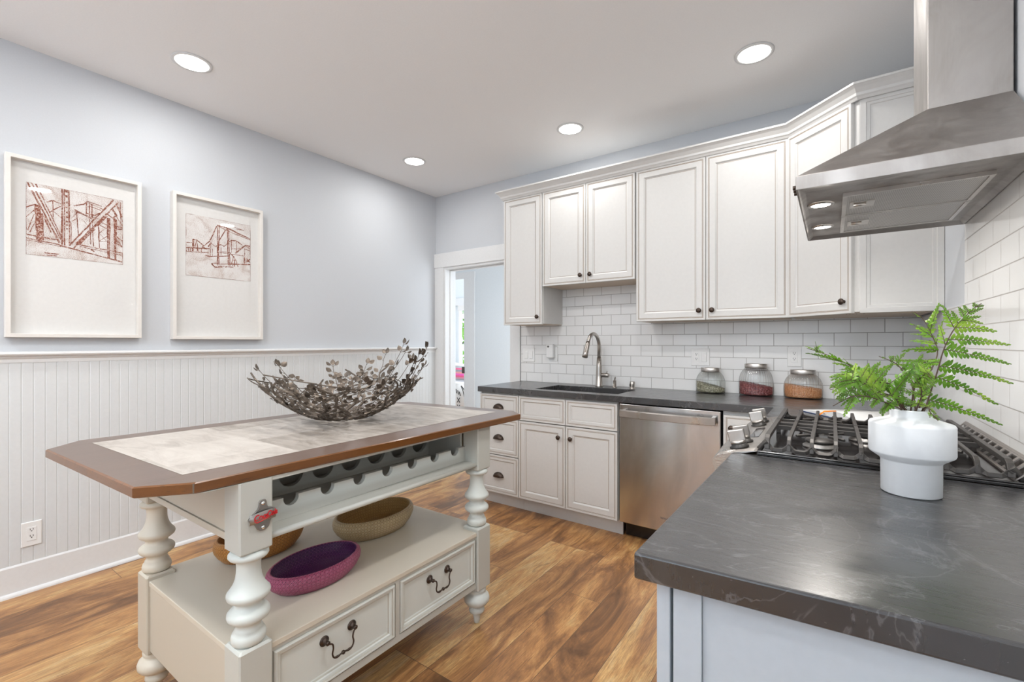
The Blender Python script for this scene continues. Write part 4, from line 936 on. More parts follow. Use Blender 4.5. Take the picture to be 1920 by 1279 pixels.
# ------------------------------------------------------------------ vase and fern
vc = (.142, 1.328)
vp = [(.001, CT + .0005), (.049, CT + .0005), (.052, CT + .003), (.0525, CT + .072), (.056, CT + .076), (.0725, CT + .088), (.0742, CT + .092), (.0742, CT + .152), (.072, CT + .156), (.043, CT + .1655), (.0375, CT + .168), (.0362, CT + .171), (.0362, CT + .183), (.0345, CT + .185), (.0325, CT + .183), (.0325, CT + .168), (.064, CT + .150), (.064, CT + .096), (.044, CT + .078), (.044, CT + .012), (.001, CT + .010)]
tag(obj('vase', B().lathe(vp, vc, 64, cap0=False, cap1=False), M['ceramic'], org=(*vc, CT), bevel=0), 'white stepped ceramic vase holding the fern on the near worktop', 'vase')
FERN = [
([[0.027,0.015,0.009],[0.033,0.02,0.032],[0.046,0.016,0.089],[0.056,0.012,0.138],[0.073,0.011,0.183],[0.099,0.017,0.219],[0.114,0.016,0.233]],
[[[0.031,0.018,0.025],[0.15,0.041,-0.023]],[[0.044,0.015,0.074],[0.142,0.035,0.02]],[[0.051,0.014,0.102],[0.168,0.053,0.064]],[[0.058,0.013,0.133],[0.165,0.051,0.105]],[[0.068,0.013,0.159],[0.164,0.051,0.145]],[[0.073,0.011,0.181],[0.14,0.034,0.173]],[[0.081,0.01,0.196],[0.116,0.017,0.19]],[[0.086,0.008,0.204],[0.113,0.015,0.205]],[[0.095,0.015,0.216],[0.117,0.018,0.222]],[[0.077,0.014,0.194],[0.068,0.008,0.219]],[[0.066,0.013,0.185],[0.05,0.007,0.234]],[[0.086,0.014,0.203],[0.079,0.009,0.226]],[[0.094,0.014,0.217],[0.086,0.008,0.23]],[[0.054,0.01,0.145],[0.052,0.033,0.189]],[[0.049,0.013,0.105],[0.028,0.041,0.103]],[[0.036,0.01,0.069],[0.023,0.049,0.082]],[[0.031,0.018,0.035],[0.015,0.043,0.066]],[[0.105,0.016,0.225],[0.101,0.013,0.235]],[[0.105,0.016,0.225],[0.118,0.018,0.228]]]),
([[0.019,0.035,0.006],[0.037,0.084,0.064],[0.061,0.125,0.123],[0.056,0.146,0.164],[0.041,0.16,0.207],[0.023,0.16,0.228]],
[[[0.062,0.126,0.134],[-0.002,0.142,0.13]],[[0.061,0.137,0.145],[0.014,0.153,0.156]],[[0.058,0.147,0.161],[0.018,0.168,0.173]],[[0.051,0.142,0.175],[0.034,0.18,0.195]],[[0.061,0.137,0.15],[0.076,0.148,0.208]],[[0.055,0.158,0.176],[0.071,0.169,0.246]],[[0.046,0.151,0.193],[0.07,0.193,0.236]],[[0.052,0.107,0.101],[-0.019,0.106,0.108]],[[0.048,0.104,0.085],[-0.023,0.102,0.099]],[[0.038,0.158,0.21],[0.023,0.171,0.226]],[[0.057,0.11,0.112],[0.015,0.105,0.1]],[[0.056,0.146,0.164],[0.016,0.155,0.199]]]),
([[-0.012,-0.012,0.004],[-0.032,-0.051,0.032],[-0.059,-0.094,0.047],[-0.086,-0.137,0.066],[-0.11,-0.166,0.075],[-0.132,-0.194,0.067],[-0.146,-0.216,0.059]],
[[[-0.108,-0.165,0.075],[-0.1,-0.135,0.108]],[[-0.098,-0.152,0.072],[-0.077,-0.106,0.106]],[[-0.087,-0.138,0.066],[-0.057,-0.08,0.109]],[[-0.073,-0.116,0.059],[-0.033,-0.051,0.106]],[[-0.061,-0.095,0.048],[-0.046,-0.06,0.072]],[[-0.04,-0.062,0.038],[0.014,0.006,0.1]],[[-0.116,-0.177,0.074],[-0.117,-0.16,0.09]],[[-0.126,-0.19,0.069],[-0.131,-0.169,0.076]],[[-0.112,-0.168,0.074],[-0.146,-0.228,0.063]],[[-0.096,-0.151,0.07],[-0.143,-0.226,0.052]],[[-0.084,-0.136,0.065],[-0.136,-0.221,0.04]],[[-0.071,-0.115,0.055],[-0.128,-0.216,0.026]],[[-0.057,-0.092,0.046],[-0.105,-0.187,0.029]],[[-0.043,-0.071,0.037],[-0.079,-0.144,0.019]],[[-0.031,-0.05,0.03],[-0.057,-0.105,-0.001]],[[-0.025,-0.04,0.024],[-0.006,0.017,0.067]],[[-0.021,-0.03,0.016],[-0.045,-0.072,0.018]]]),
([[-0.005,0.03,-0.0],[-0.042,0.089,0.046],[-0.073,0.128,0.073],[-0.096,0.149,0.087],[-0.133,0.147,0.109],[-0.169,0.147,0.125],[-0.198,0.139,0.136]],
[[[-0.126,0.153,0.105],[-0.2,0.125,0.123]],[[-0.108,0.152,0.095],[-0.164,0.126,0.113]],[[-0.098,0.148,0.088],[-0.141,0.13,0.098]],[[-0.084,0.145,0.081],[-0.127,0.115,0.081]],[[-0.159,0.154,0.122],[-0.201,0.149,0.141]],[[-0.172,0.145,0.127],[-0.179,0.139,0.153]],[[-0.177,0.141,0.144],[-0.163,0.151,0.145]],[[-0.104,0.144,0.093],[-0.118,0.158,0.11]],[[-0.133,0.147,0.11],[-0.149,0.161,0.123]],[[-0.063,0.111,0.063],[-0.086,0.095,0.075]],[[-0.063,0.111,0.063],[-0.064,0.135,0.094]]]),
([[-0.019,-0.029,0.006],[-0.044,-0.084,0.022],[-0.077,-0.143,0.039],[-0.105,-0.187,0.044],[-0.126,-0.214,0.035],[-0.14,-0.237,0.027]],
[[[-0.077,-0.143,0.039],[-0.096,-0.157,0.057]],[[-0.093,-0.167,0.042],[-0.112,-0.18,0.056]],[[-0.109,-0.19,0.043],[-0.128,-0.216,0.051]],[[-0.055,-0.104,0.028],[-0.075,-0.118,0.053]],[[-0.12,-0.21,0.037],[-0.136,-0.233,0.041]],[[-0.105,-0.187,0.043],[-0.117,-0.208,0.029]],[[-0.087,-0.163,0.042],[-0.093,-0.179,0.024]],[[-0.068,-0.125,0.035],[-0.077,-0.156,0.018]],[[-0.044,-0.084,0.022],[-0.059,-0.131,0.0]],[[-0.105,-0.187,0.034],[-0.124,-0.225,0.005]],[[-0.037,-0.066,0.02],[-0.062,-0.121,0.004]]]),
([[0.021,-0.001,0.008],[0.026,-0.022,0.013],[0.027,-0.045,0.004],[0.038,-0.05,-0.011]],
[[[0.026,-0.022,0.013],[0.034,-0.016,0.021]],[[0.026,-0.034,0.01],[0.036,-0.039,0.002]],[[0.027,-0.045,0.003],[0.023,-0.061,-0.004]],[[0.03,-0.049,-0.001],[0.04,-0.049,-0.009]]]),
([[0.011,0.029,0.001],[0.01,0.04,0.026],[0.007,0.062,0.059],[-0.009,0.076,0.09],[-0.025,0.076,0.106],[-0.05,0.072,0.118]],
[[[0.008,0.039,0.039],[-0.028,0.001,0.051]],[[0.007,0.051,0.049],[0.037,0.084,0.078]],[[0.007,0.062,0.059],[-0.015,0.047,0.078]],[[0.001,0.071,0.074],[0.036,0.119,0.122]],[[-0.009,0.076,0.09],[0.023,0.098,0.095]],[[-0.018,0.07,0.101],[0.004,0.122,0.125]],[[-0.028,0.075,0.106],[-0.014,0.109,0.119]],[[0.009,0.04,0.029],[0.036,0.059,0.05]],[[0.01,0.028,0.014],[0.035,0.033,0.029]],[[0.009,0.027,0.019],[-0.024,-0.02,0.022]],[[-0.037,0.068,0.111],[-0.043,0.076,0.117]]]),
([[0.007,-0.023,0.007],[0.012,-0.044,0.035],[0.01,-0.057,0.058],[0.002,-0.063,0.075]],
[[[0.012,-0.044,0.035],[0.03,-0.043,0.048]],[[0.011,-0.051,0.047],[0.032,-0.042,0.063]],[[0.01,-0.057,0.058],[0.024,-0.048,0.075]],[[0.012,-0.044,0.039],[-0.012,-0.073,0.048]],[[0.009,-0.058,0.055],[-0.008,-0.07,0.063]],[[0.006,-0.06,0.067],[-0.002,-0.054,0.084]],[[0.009,-0.034,0.021],[0.026,-0.046,0.016]],[[0.009,-0.034,0.021],[-0.016,-0.076,0.026]]]),
]

def smooth(pts, n=6):
    P = [Vector(p) for p in pts]; P = [P[0] * 2 - P[1]] + P + [P[-1] * 2 - P[-2]]; out = []
    for i in range(1, len(P) - 2):
        for k in range(n):
            t = k / n; a, b_, c, d = P[i - 1:i + 3]
            out.append(.5 * ((2 * b_) + (c - a) * t + (2 * a - 5 * b_ + 4 * c - d) * t * t + (3 * b_ - a - 3 * c + d) * t ** 3))
    out.append(P[-2]); return out
fo = Vector((vc[0], vc[1], 1.075))
ft = thing('fern', 'green fern fronds arching out of the white vase', 'fern', tuple(fo))
def turned(f, ang, k, dz):
    R_ = Matrix.Rotation(ang, 3, 'Z'); q = lambda p: list((R_ @ Vector(p)) * k + Vector((0, 0, dz * (Vector(p).length > .02))))
    return ([q(p) for p in f[0]], [[q(a), q(c)] for a, c in f[1]])
FERN += [turned(FERN[2], -.5, .62, .035), turned(FERN[4], -1.3, .55, .02), turned(FERN[2], .7, .55, .05), turned(FERN[6], 1.2, .6, .0)]
TILT = [.25, 1.05, .55, 1.25, .6, .4, .8, .5, .7, .7, .9, .6]
random.seed(11)
for fi, (rach, pinn) in enumerate(FERN):
    b = B(); R = [fo + p for p in smooth(rach, 5)]; m = len(R)
    R = [fo + Vector((random.uniform(-.006, .006), random.uniform(-.006, .006), -.06))] + R
    b.tube(R, [.0013 * (1 - .7 * i / m) + .0004 for i in range(len(R))], 6, 1)
    for P0, P1 in pinn:
        a = fo + Vector(P0); c = fo + Vector(P1); a = min(R, key=lambda q: (q - a).length) * .7 + a * .3
        L = (c - a).length; dr = (c - a).normalized()
        view = (Vector((0, 0, 1.226)) - (a + c) / 2).normalized()
        rx = Matrix.Rotation(TILT[fi] * random.uniform(.6, 1.3) * (1 if random.random() < .7 else -1), 3, dr)
        N0 = (view - dr * view.dot(dr)).normalized(); N0 = rx @ N0
        sag = -.10 * L; mid = (a + c) / 2 + Z * (-sag) * random.uniform(.3, 1)
        nn = max(6, int(L / .0078)); pp = []
        for i in range(nn + 1):
            t_ = i / nn; pp.append(a * (1 - t_) ** 2 + mid * 2 * t_ * (1 - t_) + c * t_ * t_)
        b.tube(pp, [.0009 * (1 - .7 * i / nn) for i in range(nn + 1)], 4, 1)
        wl = min(.0190, .20 * L + .003)
        for i in range(nn):
            t_ = i / nn; d = (pp[i + 1] - pp[i]).normalized(); s_ = N0.cross(d).normalized(); N = d.cross(s_)
            ln = wl * (1 - t_) ** .8 * (.75 + .25 * math.sin(PI * min(1, t_ * 3 + .15))) + .0012
            for sg in (-1, 1):
                if random.random() < .03: continue
                jit = random.uniform(.85, 1.15); ax = (s_ * sg * .90 + d * .48 + N * random.uniform(-.35, .15)).normalized(); sp = L / nn
                q0 = pp[i] + d * (sp * .5 * (sg > 0)); e = ax * ln * jit; wv = d * sp * .56; cup = N * ln * .10
                b.poly([q0 - wv * .5, q0 + e * .45 - wv * .95 + cup, q0 + e * .85 - wv * .5, q0 + e, q0 + e * .8 + wv * .55, q0 + e * .4 + wv * .95 + cup, q0 + wv * .5], 0)
    obj('frond', b, [M['leaf'], M['stem']], ft)
# ------------------------------------------------------------------ kitchen island
LX0, LX1, LY0, LY1, LH = -1.938, -1.2737, .589, 1.542, .0428     # leg centres and half block
TT, TB = .893, .866
t = thing('kitchen_island', 'cream painted kitchen island with turned legs and stone inlaid top', 'kitchen island', (-1.606, 1.065, 0))
po = [(-2.004, .323), (-1.316, .353), (-1.238, .450), (-1.190, 1.760), (-1.275, 1.826), (-1.945, 1.765), (-2.040, 1.655), (-2.098, .417)]
pi_ = [(-2.006, .433), (-1.336, .459), (-1.322, 1.742), (-1.945, 1.670)]
b = B(); k = len(b.v); e = .0025
def inset(p, d):
    c = Vector((-1.64, 1.06)); return [(x + (c.x - x) * d, y + (c.y - y) * d) for x, y in p]
r0, r1 = po, inset(po, .006)
b.v += [(x, y, TB) for x, y in r1] + [(x, y, TB + .003) for x, y in r0] + [(x, y, TT - .003) for x, y in r0] + [(x, y, TT) for x, y in r1] + [(x, y, TT) for x, y in pi_]
for L_ in range(3):
    for i in range(8):
        j = (i + 1) % 8; a = k + L_ * 8; b.face((a + i, a + j, a + 8 + j, a + 8 + i), 0)
o8 = k + 24; c4 = k + 32
for q in ((0, 1, c4 + 1 - o8, c4 - o8), (1, 2, 3, c4 + 2 - o8, c4 + 1 - o8), (3, 4, c4 + 2 - o8), (4, 5, c4 + 3 - o8, c4 + 2 - o8), (5, 6, 7, c4 - o8, c4 + 3 - o8), (7, 0, c4 - o8)): b.face([o8 + i for i in q], 1)
b.face([k + i for i in range(7, -1, -1)], 0)
def strip(p, q, w, z): 
    p, q = Vector((*p, z)), Vector((*q, z)); d = (q - p).normalized(); s_ = Vector((d.y, -d.x, 0)) * w; b.poly([p + s_, q + s_, q - s_, p - s_], 2)
strip(r1[0], pi_[0], .0006, TT + .0003); strip(r1[1], pi_[1], .0006, TT + .0003)
for i in range(4): strip(pi_[i], pi_[(i + 1) % 4], .0008, TT + .0003)
b.box((-1.2405, .4465, TB + .001), (-1.2385, .4495, TT - .002), 2)
top = obj('tabletop', b, [M['edge'], M['top'], M['crackle']], t)
obj('stone_inlay', B().hexa([(x, y, TT - .006) for x, y in pi_], [(x, y, TT + .0006) for x, y in pi_]), M['trav'], top)
def cblock(b, cx_, cy_, h, z0, z1, c=.004, top=.0, bot=.0, mat=0):
    o = lambda h_, c_: [(cx_ + h_ - c_, cy_ - h_), (cx_ + h_, cy_ - h_ + c_), (cx_ + h_, cy_ + h_ - c_), (cx_ + h_ - c_, cy_ + h_), (cx_ - h_ + c_, cy_ + h_), (cx_ - h_, cy_ + h_ - c_), (cx_ - h_, cy_ - h_ + c_), (cx_ - h_ + c_, cy_ - h_)]
    lv = []
    if bot: lv.append((h - bot, z0, c)); lv.append((h, z0 + bot, c))
    else: lv.append((h, z0, c))
    if top: lv.append((h, z1 - top, c)); lv.append((h - top, z1, c))
    else: lv.append((h, z1, c))
    k = len(b.v)
    for hh, z, cc in lv: b.v += [(x, y, z) for x, y in o(hh, cc)]
    for L_ in range(len(lv) - 1):
        for i in range(8):
            j = (i + 1) % 8; a = k + L_ * 8; b.face((a + i, a + j, a + 8 + j, a + 8 + i), mat)
    b.face([k + i for i in range(7, -1, -1)], mat); a = k + (len(lv) - 1) * 8; b.face([a + i for i in range(8)], mat)
zl, zu = .431, .676
TURN = [(.030, .000), (.039, .003), (.0415, .010), (.042, .018), (.0395, .027), (.034, .033), (.035, .036), (.031, .042), (.030, .049), (.034, .056), (.041, .060), (.043, .0615), (.0495, .067), (.052, .074), (.0515, .081), (.046, .088), (.0385, .092), (.033, .097), (.0315, .103), (.035, .110), (.043, .115), (.045, .1165), (.051, .122), (.053, .1285), (.052, .134), (.0515, .1355), (.047, .141), (.0405, .150), (.0355, .160), (.0318, .172), (.0298, .186), (.0292, .202), (.0300, .214), (.033, .221), (.035, .2235), (.0455, .226), (.049, .231), (.0485, .237), (.044, .241), (.040, .2455)]
FOOT = [(.009, 0), (.0125, .004), (.0135, .020), (.0165, .034), (.019, .040), (.021, .047), (.031, .050), (.0345, .058), (.033, .068), (.027, .073), (.029, .080), (.046, .088), (.0545, .100), (.056, .112), (.052, .124), (.040, .134), (.036, .140), (.040, .145), (.041, .153), (.036, .160), (.034, .163)]
def leg(x, y):
    b = B(); cblock(b, x, y, LH, .1615, zl, top=.006, bot=.005); cblock(b, x, y, LH, zu, TB - .0005, bot=.006)
    b.lathe([(r, zl + z) for r, z in TURN], (x, y), 36); b.lathe(FOOT, (x, y), 36)
    return obj('leg', b, M['sage'] if x > -1.5 else M['cream'], t)
for x in (LX0, LX1):
    for y in (LY0, LY1): leg(x, y)
# top frame: end aprons, back apron, rails, bottle rack
for nm, y in (('end_apron', LY0 - LH + .010), ('end_apron', LY1 + LH - .030)):
    b = B(); b.box((LX0 + LH, y, .720), (LX1 - LH, y + .020, TB - .0005)); b.box((LX0 + LH, y - .004, .700), (LX1 - LH, y + .024, .7185)); obj(nm, b, M['cream'], t)
obj('back_apron', B().box((LX0 - .03, LY0 + LH, .700), (LX0 - .01, LY1 - LH, TB - .0005)), M['sage'], t)
b = B(); b.box((LX1 - LH, LY0 + LH, TB - .011), (LX1 + LH - .004, LY1 - LH, TB - .0005)); b.poly([(-1.30, .43, TB - .001), (-1.235, .47, TB - .001), (-1.235, .55, TB - .001), (-1.30, .55, TB - .001)]); obj('top_rail', b, M['sage'], t)
b = B(); b.box((LX0 + .02, LY0 + LH, .694), (-1.246, LY1 - LH, .7125)); b.tube([(-1.247, LY0 + LH, .70325), (-1.247, LY1 - LH, .70325)], .0093, 12); obj('rack_shelf', b, M['sage'], t)
def rack(name, x, th, z0, z1, y0, y1, c0, n, r, zc):
    pts = [(y0, z0), (y1, z0), (y1, z1)]
    for k in range(n - 1, -1, -1):
        yc = c0 + k * .1184; h = z1 - zc; r_ = (r * r - h * h) ** .5; a0 = math.atan2(h, r_); a1 = PI - a0 + 2 * PI
        for i in range(13):
            a = a0 - (PI + 2 * a0) * i / 12; pts.append((yc + r * math.cos(a), zc + r * math.sin(a)))
    pts.append((y0, z1))
    return obj(name, B().prism(pts, (x, 0, 0), Y, Z, X, th), M['sage'], t)
rack('bottle_rest', -1.318, .016, .7130, .775, LY0 + LH, LY1 - LH, .721, 7, .0235, .771)
rack('bottle_rest', -1.53, .016, .7130, .780, LY0 + LH, LY1 - LH, .721, 7, .043, .777)
obj('rack_back', B().box((-1.635, LY0 + LH, .713), (-1.62, LY1 - LH, TB - .001)), M['sage'], t)
obj('rack_side', B().box((-1.85, LY0 + LH, .713), (LX1 - LH, LY0 + LH + .012, TB - .012)), M['sage'], t)
obj('rack_side', B().box((-1.85, LY1 - LH - .012, .713), (LX1 - LH - .005, LY1 - LH, TB - .012)), M['sage'], t)
# lower box with two drawers on the aisle side
ST = .415
obj('lower_shelf', B().box((LX0 - .028, LY0 - LH + .008, .398), (LX1 + LH - .008, LY1 + LH - .008, ST)), M['cream'], t, bevel=.002)
b = B(); b.box((LX0 + LH, LY0 - LH + .011, .176), (LX1 - LH, LY0 - LH + .028, .3975)); b.box((LX0 + LH, LY1 + LH - .028, .176), (LX1 - LH, LY1 + LH - .011, .3975)); b.box((LX0 - .03, LY0 + LH, .176), (LX0 - .012, LY1 - LH, .3975)); b.box((LX0 + LH, LY0, .176), (LX1 - LH, LY1, .185))
obj('side_panels', b, M['cream'], t)
XD = LX1 + LH - .012; b = B()
b.box((XD - .018, LY0 + LH, .388), (XD, LY1 - LH, .3975)); b.box((XD - .018, LY0 + LH, .176), (XD, LY1 - LH, .200)); b.box((XD - .018, 1.062, .200), (XD, 1.080, .388)); obj('drawer_frame', b, M['sage'], t)
DP = [(0, 0), (0, .012), (.002, .018), (.006, .021), (.011, .020), (.014, .016), (.020, .015), (.023, .012), (.026, .008), (.030, .0065)]
h0 = None
for y0, y1 in ((.638, 1.060), (1.082, 1.493)):
    d = obj('drawer', B().rings((XD - .016, y0, .2015), Y, Z, X, y1 - y0, .185, DP, [0, 0, 0, 0, 1, 0, 0, 1, 0, 0]), [M['sage'], plain('soft_grime_glaze', (.44, .42, .36), .5)], t)
    yc = (y0 + y1) / 2 - .005; zc = .326; xf = XD - .016 + .0065
    for s_ in (-1, 1): obj('rosette', B().lathe([(.0155, 0), (.0155, .002), (.012, .0045), (.007, .006), (.006, .018), (.007, .022), (.003, .025)], seg=20, axis=((xf, yc + s_ * .048, zc), Y, Z, X), cap0=False), M['bronze'], d)
    p = []
    for u, z, x in ((-.046, -.002, .022), (-.037, -.006, .026), (-.034, -.020, .026), (-.037, -.036, .026), (-.031, -.049, .026), (-.018, -.052, .026), (-.006, -.050, .026)): p.append((xf + x, yc + u, zc + z))
    p2 = [(x, 2 * yc - y, z) for x, y, z in reversed(p)]; pp = smooth([*p, *p2], 4); n = len(pp)
    rr = [.0026 + .0016 * math.exp(-((i / (n - 1) - .5) / .03) ** 2) + .0014 * math.exp(-((abs(i / (n - 1) - .5) - .13) / .04) ** 2) for i in range(n)]
    b = B().tube(pp, rr, 8); b.lathe([(.002, -.007), (.0062, -.002), (.0062, .002), (.002, .007)], seg=10, axis=((xf + .026, yc, zc - .050), X, Z, Y)); obj('bail_handle', b, M['bronze'], d)
# bottle opener screwed to the near leg
ox = LX1 + LH
t2 = thing('bottle_opener', 'cast metal wall bottle opener with red lettering on the island leg', 'bottle opener', (ox, .603, .77))
sh = [(-.0065, .812), (.0065, .812), (.0095, .806), (.0095, .797), (.013, .791), (.022, .788), (.030, .784), (.034, .776), (.0345, .764), (.030, .757), (.022, .757), (.019, .750), (.015, .738), (.007, .731), (-.006, .731), (-.014, .737), (-.019, .748), (-.022, .756), (-.031, .760), (-.036, .767), (-.030, .776), (-.020, .783), (-.012, .791), (-.0095, .799), (-.0095, .806)]
sh = [(u * 1.02 + .0, z) for u, z in sh][::-1]
steel_d = plain('cast_grey_metal', (.34, .32, .30), .38, .9, bump=.2, bscale=500)
obj('plate', B().prism(sh, (ox + .0003, .603, 0), Y, Z, X, .005), steel_d, t2, bevel=.001)
b = B(); nn = 10; k = len(b.v)
for i in range(nn + 1):
    u = i / nn * 2 - 1; yy = .603 + u * .0335; zz = .772 - .004 * u * u; x = ox + .0053 + .008 * (1 - u * u) ** .5
    for dz, dx_ in ((.012, -.003), (.004, 0), (-.008, .002), (-.013, -.001)): b.v.append((x + dx_, yy, zz + dz + .004 * (u * .5)))
for i in range(nn):
    for q in range(3): b.face((k + i * 4 + q, k + i * 4 + q + 1, k + i * 4 + 5 + q, k + i * 4 + 4 + q), 0, True)
obj('hood', b, steel_d, t2)
text('lettering', 'Coca', .0205, M['redpaint'], t2, (ox + .0118, .5760, .7632), (PI / 2, -.10, PI / 2 - .12), .0006, .35, .82, .0005)
text('lettering', 'Cola', .0205, M['redpaint'], t2, (ox + .0152, .6080, .7668), (PI / 2, -.06, PI / 2 + .10), .0006, .35, .74, .0005)
obj('lettering_swash', B().tube([(ox + .0125, .577, .7640), (ox + .0135, .583, .7585), (ox + .0145, .594, .761), (ox + .0150, .606, .7640), (ox + .0145, .618, .7635)], [.0007, .0014, .0012, .001, .0005], 6), M['redpaint'], t2)
for z in (.803, .740): obj('screw', B().lathe([(.0052, 0), (.0048, .002), (.003, .0032), (.0005, .0036)], seg=16, axis=((ox + .0053, .603, z), Y, Z, X), cap0=False), M['chrome'], t2)

# ------------------------------------------------------------------ woven baskets on the lower shelf
def basket(label, c, a, bb, h, m_out, m_in, name='woven_basket'):
    b = B(); seg = 96; wall = .010; rs = []
    out = [(.62, .0), (.80, .004), (.92, .022 / .07 * h), (.985, .55 * h), (1.0, .72 * h), (.985, .88 * h), (.945, .985 * h), (.92, h)]
    inn = [(.895, .985 * h), (.905, .85 * h), (.90, .6 * h), (.84, .3 * h), (.72, .012), (.3, .009), (.001, .009)]
    prof = [(.001, 0)] + out + inn; k = len(b.v); uv = []
    arc = 0
    for i, (r, z) in enumerate(prof):
        if i: arc += math.hypot((r - prof[i - 1][0]) * (a + bb) / 2, z - prof[i - 1][1])
        for j in range(seg):
            th = 2 * PI * j / seg; w = 1 + .004 * math.sin(th * 24 + i * 2.2)
            b.v.append((c[0] + bb * r * w * math.cos(th), c[1] + a * r * w * math.sin(th), ST + .0005 + z)); uv.append((j, arc))
    n_out = len(out)
    for i in range(len(prof) - 1):
        for j in range(seg):
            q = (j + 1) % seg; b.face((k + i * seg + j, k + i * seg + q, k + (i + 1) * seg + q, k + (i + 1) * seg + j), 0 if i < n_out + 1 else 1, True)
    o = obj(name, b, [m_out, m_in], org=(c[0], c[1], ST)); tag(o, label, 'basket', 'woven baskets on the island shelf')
    ul = o.data.uv_layers.new(name='weave'); cells = round(2 * PI * (a + bb) / 2 / .0085)
    for p in o.data.polygons:
        js = [uv[o.data.loops[l].vertex_index][0] for l in p.loop_indices]
        for l in p.loop_indices:
            j, ar = uv[o.data.loops[l].vertex_index]
            if max(js) - min(js) > seg / 2 and j == 0: j = seg
            ul.data[l].uv = (j / seg * cells, ar / .0085)
    return o
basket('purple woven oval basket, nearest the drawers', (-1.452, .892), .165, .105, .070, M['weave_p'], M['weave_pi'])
basket('straw coloured woven oval basket, largest on the island shelf', (-1.625, 1.275), .190, .125, .086, M['weave_t'], M['weave_ti'])
basket('orange woven basket half hidden behind the near turned leg', (-1.815, .885), .165, .105, .085, M['weave_o'], M['weave_o'])

# ------------------------------------------------------------------ branch bowl on the island top
random.seed(23)
bc = Vector((-1.725, 1.185, TT + .0012)); br, bl = B(), B()
def bowl_pt(r, th, lift=0):
    """shell of the bowl: flat small foot, flaring sides; r = 0 foot .. 1 rim"""
    r = max(0.0, r)
    R_ = .075 + .305 * r ** .92; z = .012 + .205 * r ** 1.45 + lift
    return bc + Vector((R_ * math.cos(th), R_ * math.sin(th), z))
def leaf(p, d, n, s_):
    d = d.normalized(); w = d.cross(n); w = w.normalized() if w.length > 1e-5 else d.orthogonal().normalized(); n = w.cross(d)
    up = n * s_ * .16; k = len(bl.v)
    prof = [(0, .08), (.18, .30), (.45, .42), (.72, .34), (.92, .14), (1.0, .02)]
    for u, q in prof:
        cdn = p + d * (s_ * u) - n * (s_ * .25 * u * u)
        bl.v += [tuple(cdn + w * (q * s_) + up * q), tuple(cdn - n * .0006), tuple(cdn - w * (q * s_) + up * q)]
    for i in range(5):
        for j in range(2): bl.face((k + i * 3 + j, k + i * 3 + j + 1, k + i * 3 + 4 + j, k + i * 3 + 3 + j), 0, True)
def spray(r, th, dr, dth, n, size, lift=0.):
    """a side twig that creeps over the shell, a leaf at each step"""
    pts = []; r0, t0_ = r, th
    for i in range(n + 1):
        pts.append(bowl_pt(r, th, lift * (i / n) ** 1.3)); r += dr + random.uniform(-.008, .008); th += dth + random.uniform(-.02, .02)
    sm = smooth(pts, 3); br.tube(sm, [.0022 - .0011 * i / len(sm) for i in range(len(sm))], 6)
    nrm = (bowl_pt(r0, t0_) - bc - Z * .35).normalized()
    for i in range(1, n + 1):
        d = pts[i] - pts[i - 1]; side = d.cross(nrm).normalized()
        for s_ in (-1, 1):
            if random.random() < .54:
                q = pts[i] + side * s_ * .010 + nrm * random.uniform(-.004, .006); br.tube([pts[i] - d * .3, q], .0009, 4); leaf(q, d.normalized() * .6 + side * s_ * .8 + nrm * random.uniform(-.4, .4), nrm + side * random.uniform(-.4, .4), size * random.uniform(.8, 1.2))
    leaf(pts[-1], pts[-1] - pts[-2], nrm, size)
nm = 16
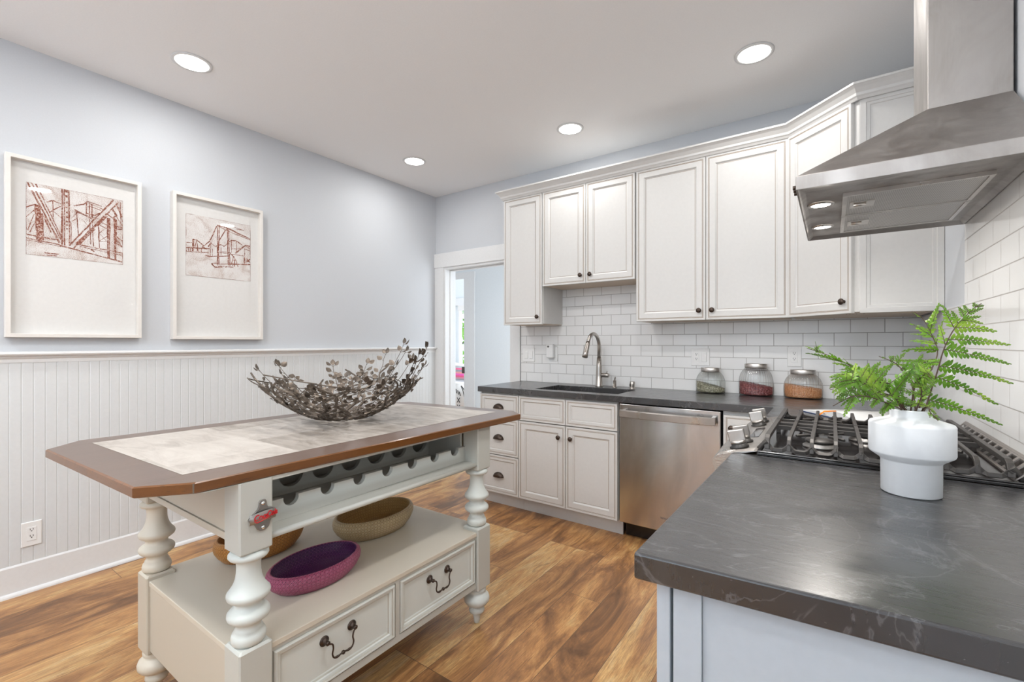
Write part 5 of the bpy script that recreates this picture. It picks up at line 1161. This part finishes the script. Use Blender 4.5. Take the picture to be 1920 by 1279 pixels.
for k in range(nm):
    th = 2 * PI * k / nm + random.uniform(-.08, .08); sw = random.choice((-1, 1)) * random.uniform(.3, .9); rmax = random.uniform(.74, 1.0)
    pts = [bowl_pt(rmax * i / 9, th + sw * (i / 9) ** 1.2 + .06 * math.sin(i * 1.7 + k)) for i in range(10)]
    sm = smooth(pts, 4); br.tube(sm, [.0074 - .0038 * i / len(sm) for i in range(len(sm))], 8)
    for i in range(1, 9):
        rr = rmax * i / 9; tt = th + sw * (i / 9) ** 1.2
        for s_ in ((-1, 1) if i % 2 else ()):
            spray(rr, tt, random.uniform(.02, .06), s_ * random.uniform(.05, .13) / (.35 + rr), random.randint(2, 3), random.uniform(.021, .028))
for k in range(30):      # crossing twigs that knit the shell together
    th = random.uniform(0, 2 * PI); r = random.uniform(.05, .9); s_ = random.choice((-1, 1))
    pts = [bowl_pt(min(1, r + .03 * i), th + s_ * .13 * i) for i in range(5)]; br.tube(smooth(pts, 3), .0024, 6)
for r in (.0, .10):
    br.tube([bowl_pt(r + .03 * math.sin(i * 2.1), 2 * PI * i / 20) for i in range(20)], .0034, 6, closed=True)
for k in range(22): 
    a = random.uniform(0, 2 * PI); q = bc + Vector((math.cos(a), math.sin(a), 0)) * random.uniform(.01, .09) + Z * random.uniform(.008, .016); leaf(q, Vector((random.gauss(0, 1), random.gauss(0, 1), .1)), Z, .022)
    if k < 7: br.tube([bc + Vector((math.cos(a) * .08, math.sin(a) * .08, .010)), bc + Vector((math.cos(a + 2.4) * .08, math.sin(a + 2.4) * .08, .012))], .003, 6)
# taller sprigs: one on the far side, one on the right, a few along the rim
for th, lift, n in ((1.80, .125, 6), (1.70, .10, 5), (1.92, .09, 5), (1.60, .06, 4), (.46, .115, 6), (.58, .09, 5), (.36, .06, 5), (2.2, .03, 3), (2.7, .03, 3), (3.3, .04, 3), (-2.5, .02, 3), (-2.75, .03, 3), (1.05, .03, 3)):
    spray(.52, th + random.uniform(-.1, .1), .40 / (n + 2), random.uniform(-.03, .03), n + 2, .029, lift)
lowz = bc.z
for Q in (br, bl): Q.v = [(x, y, max(z, lowz)) for x, y, z in Q.v]
t = thing('branch_bowl', 'bronze bowl of woven metal twigs and leaves on the island top', 'bowl', tuple(bc))
obj('twig_frame', br, M['branch'], t); obj('metal_leaves', bl, M['branch'], t)
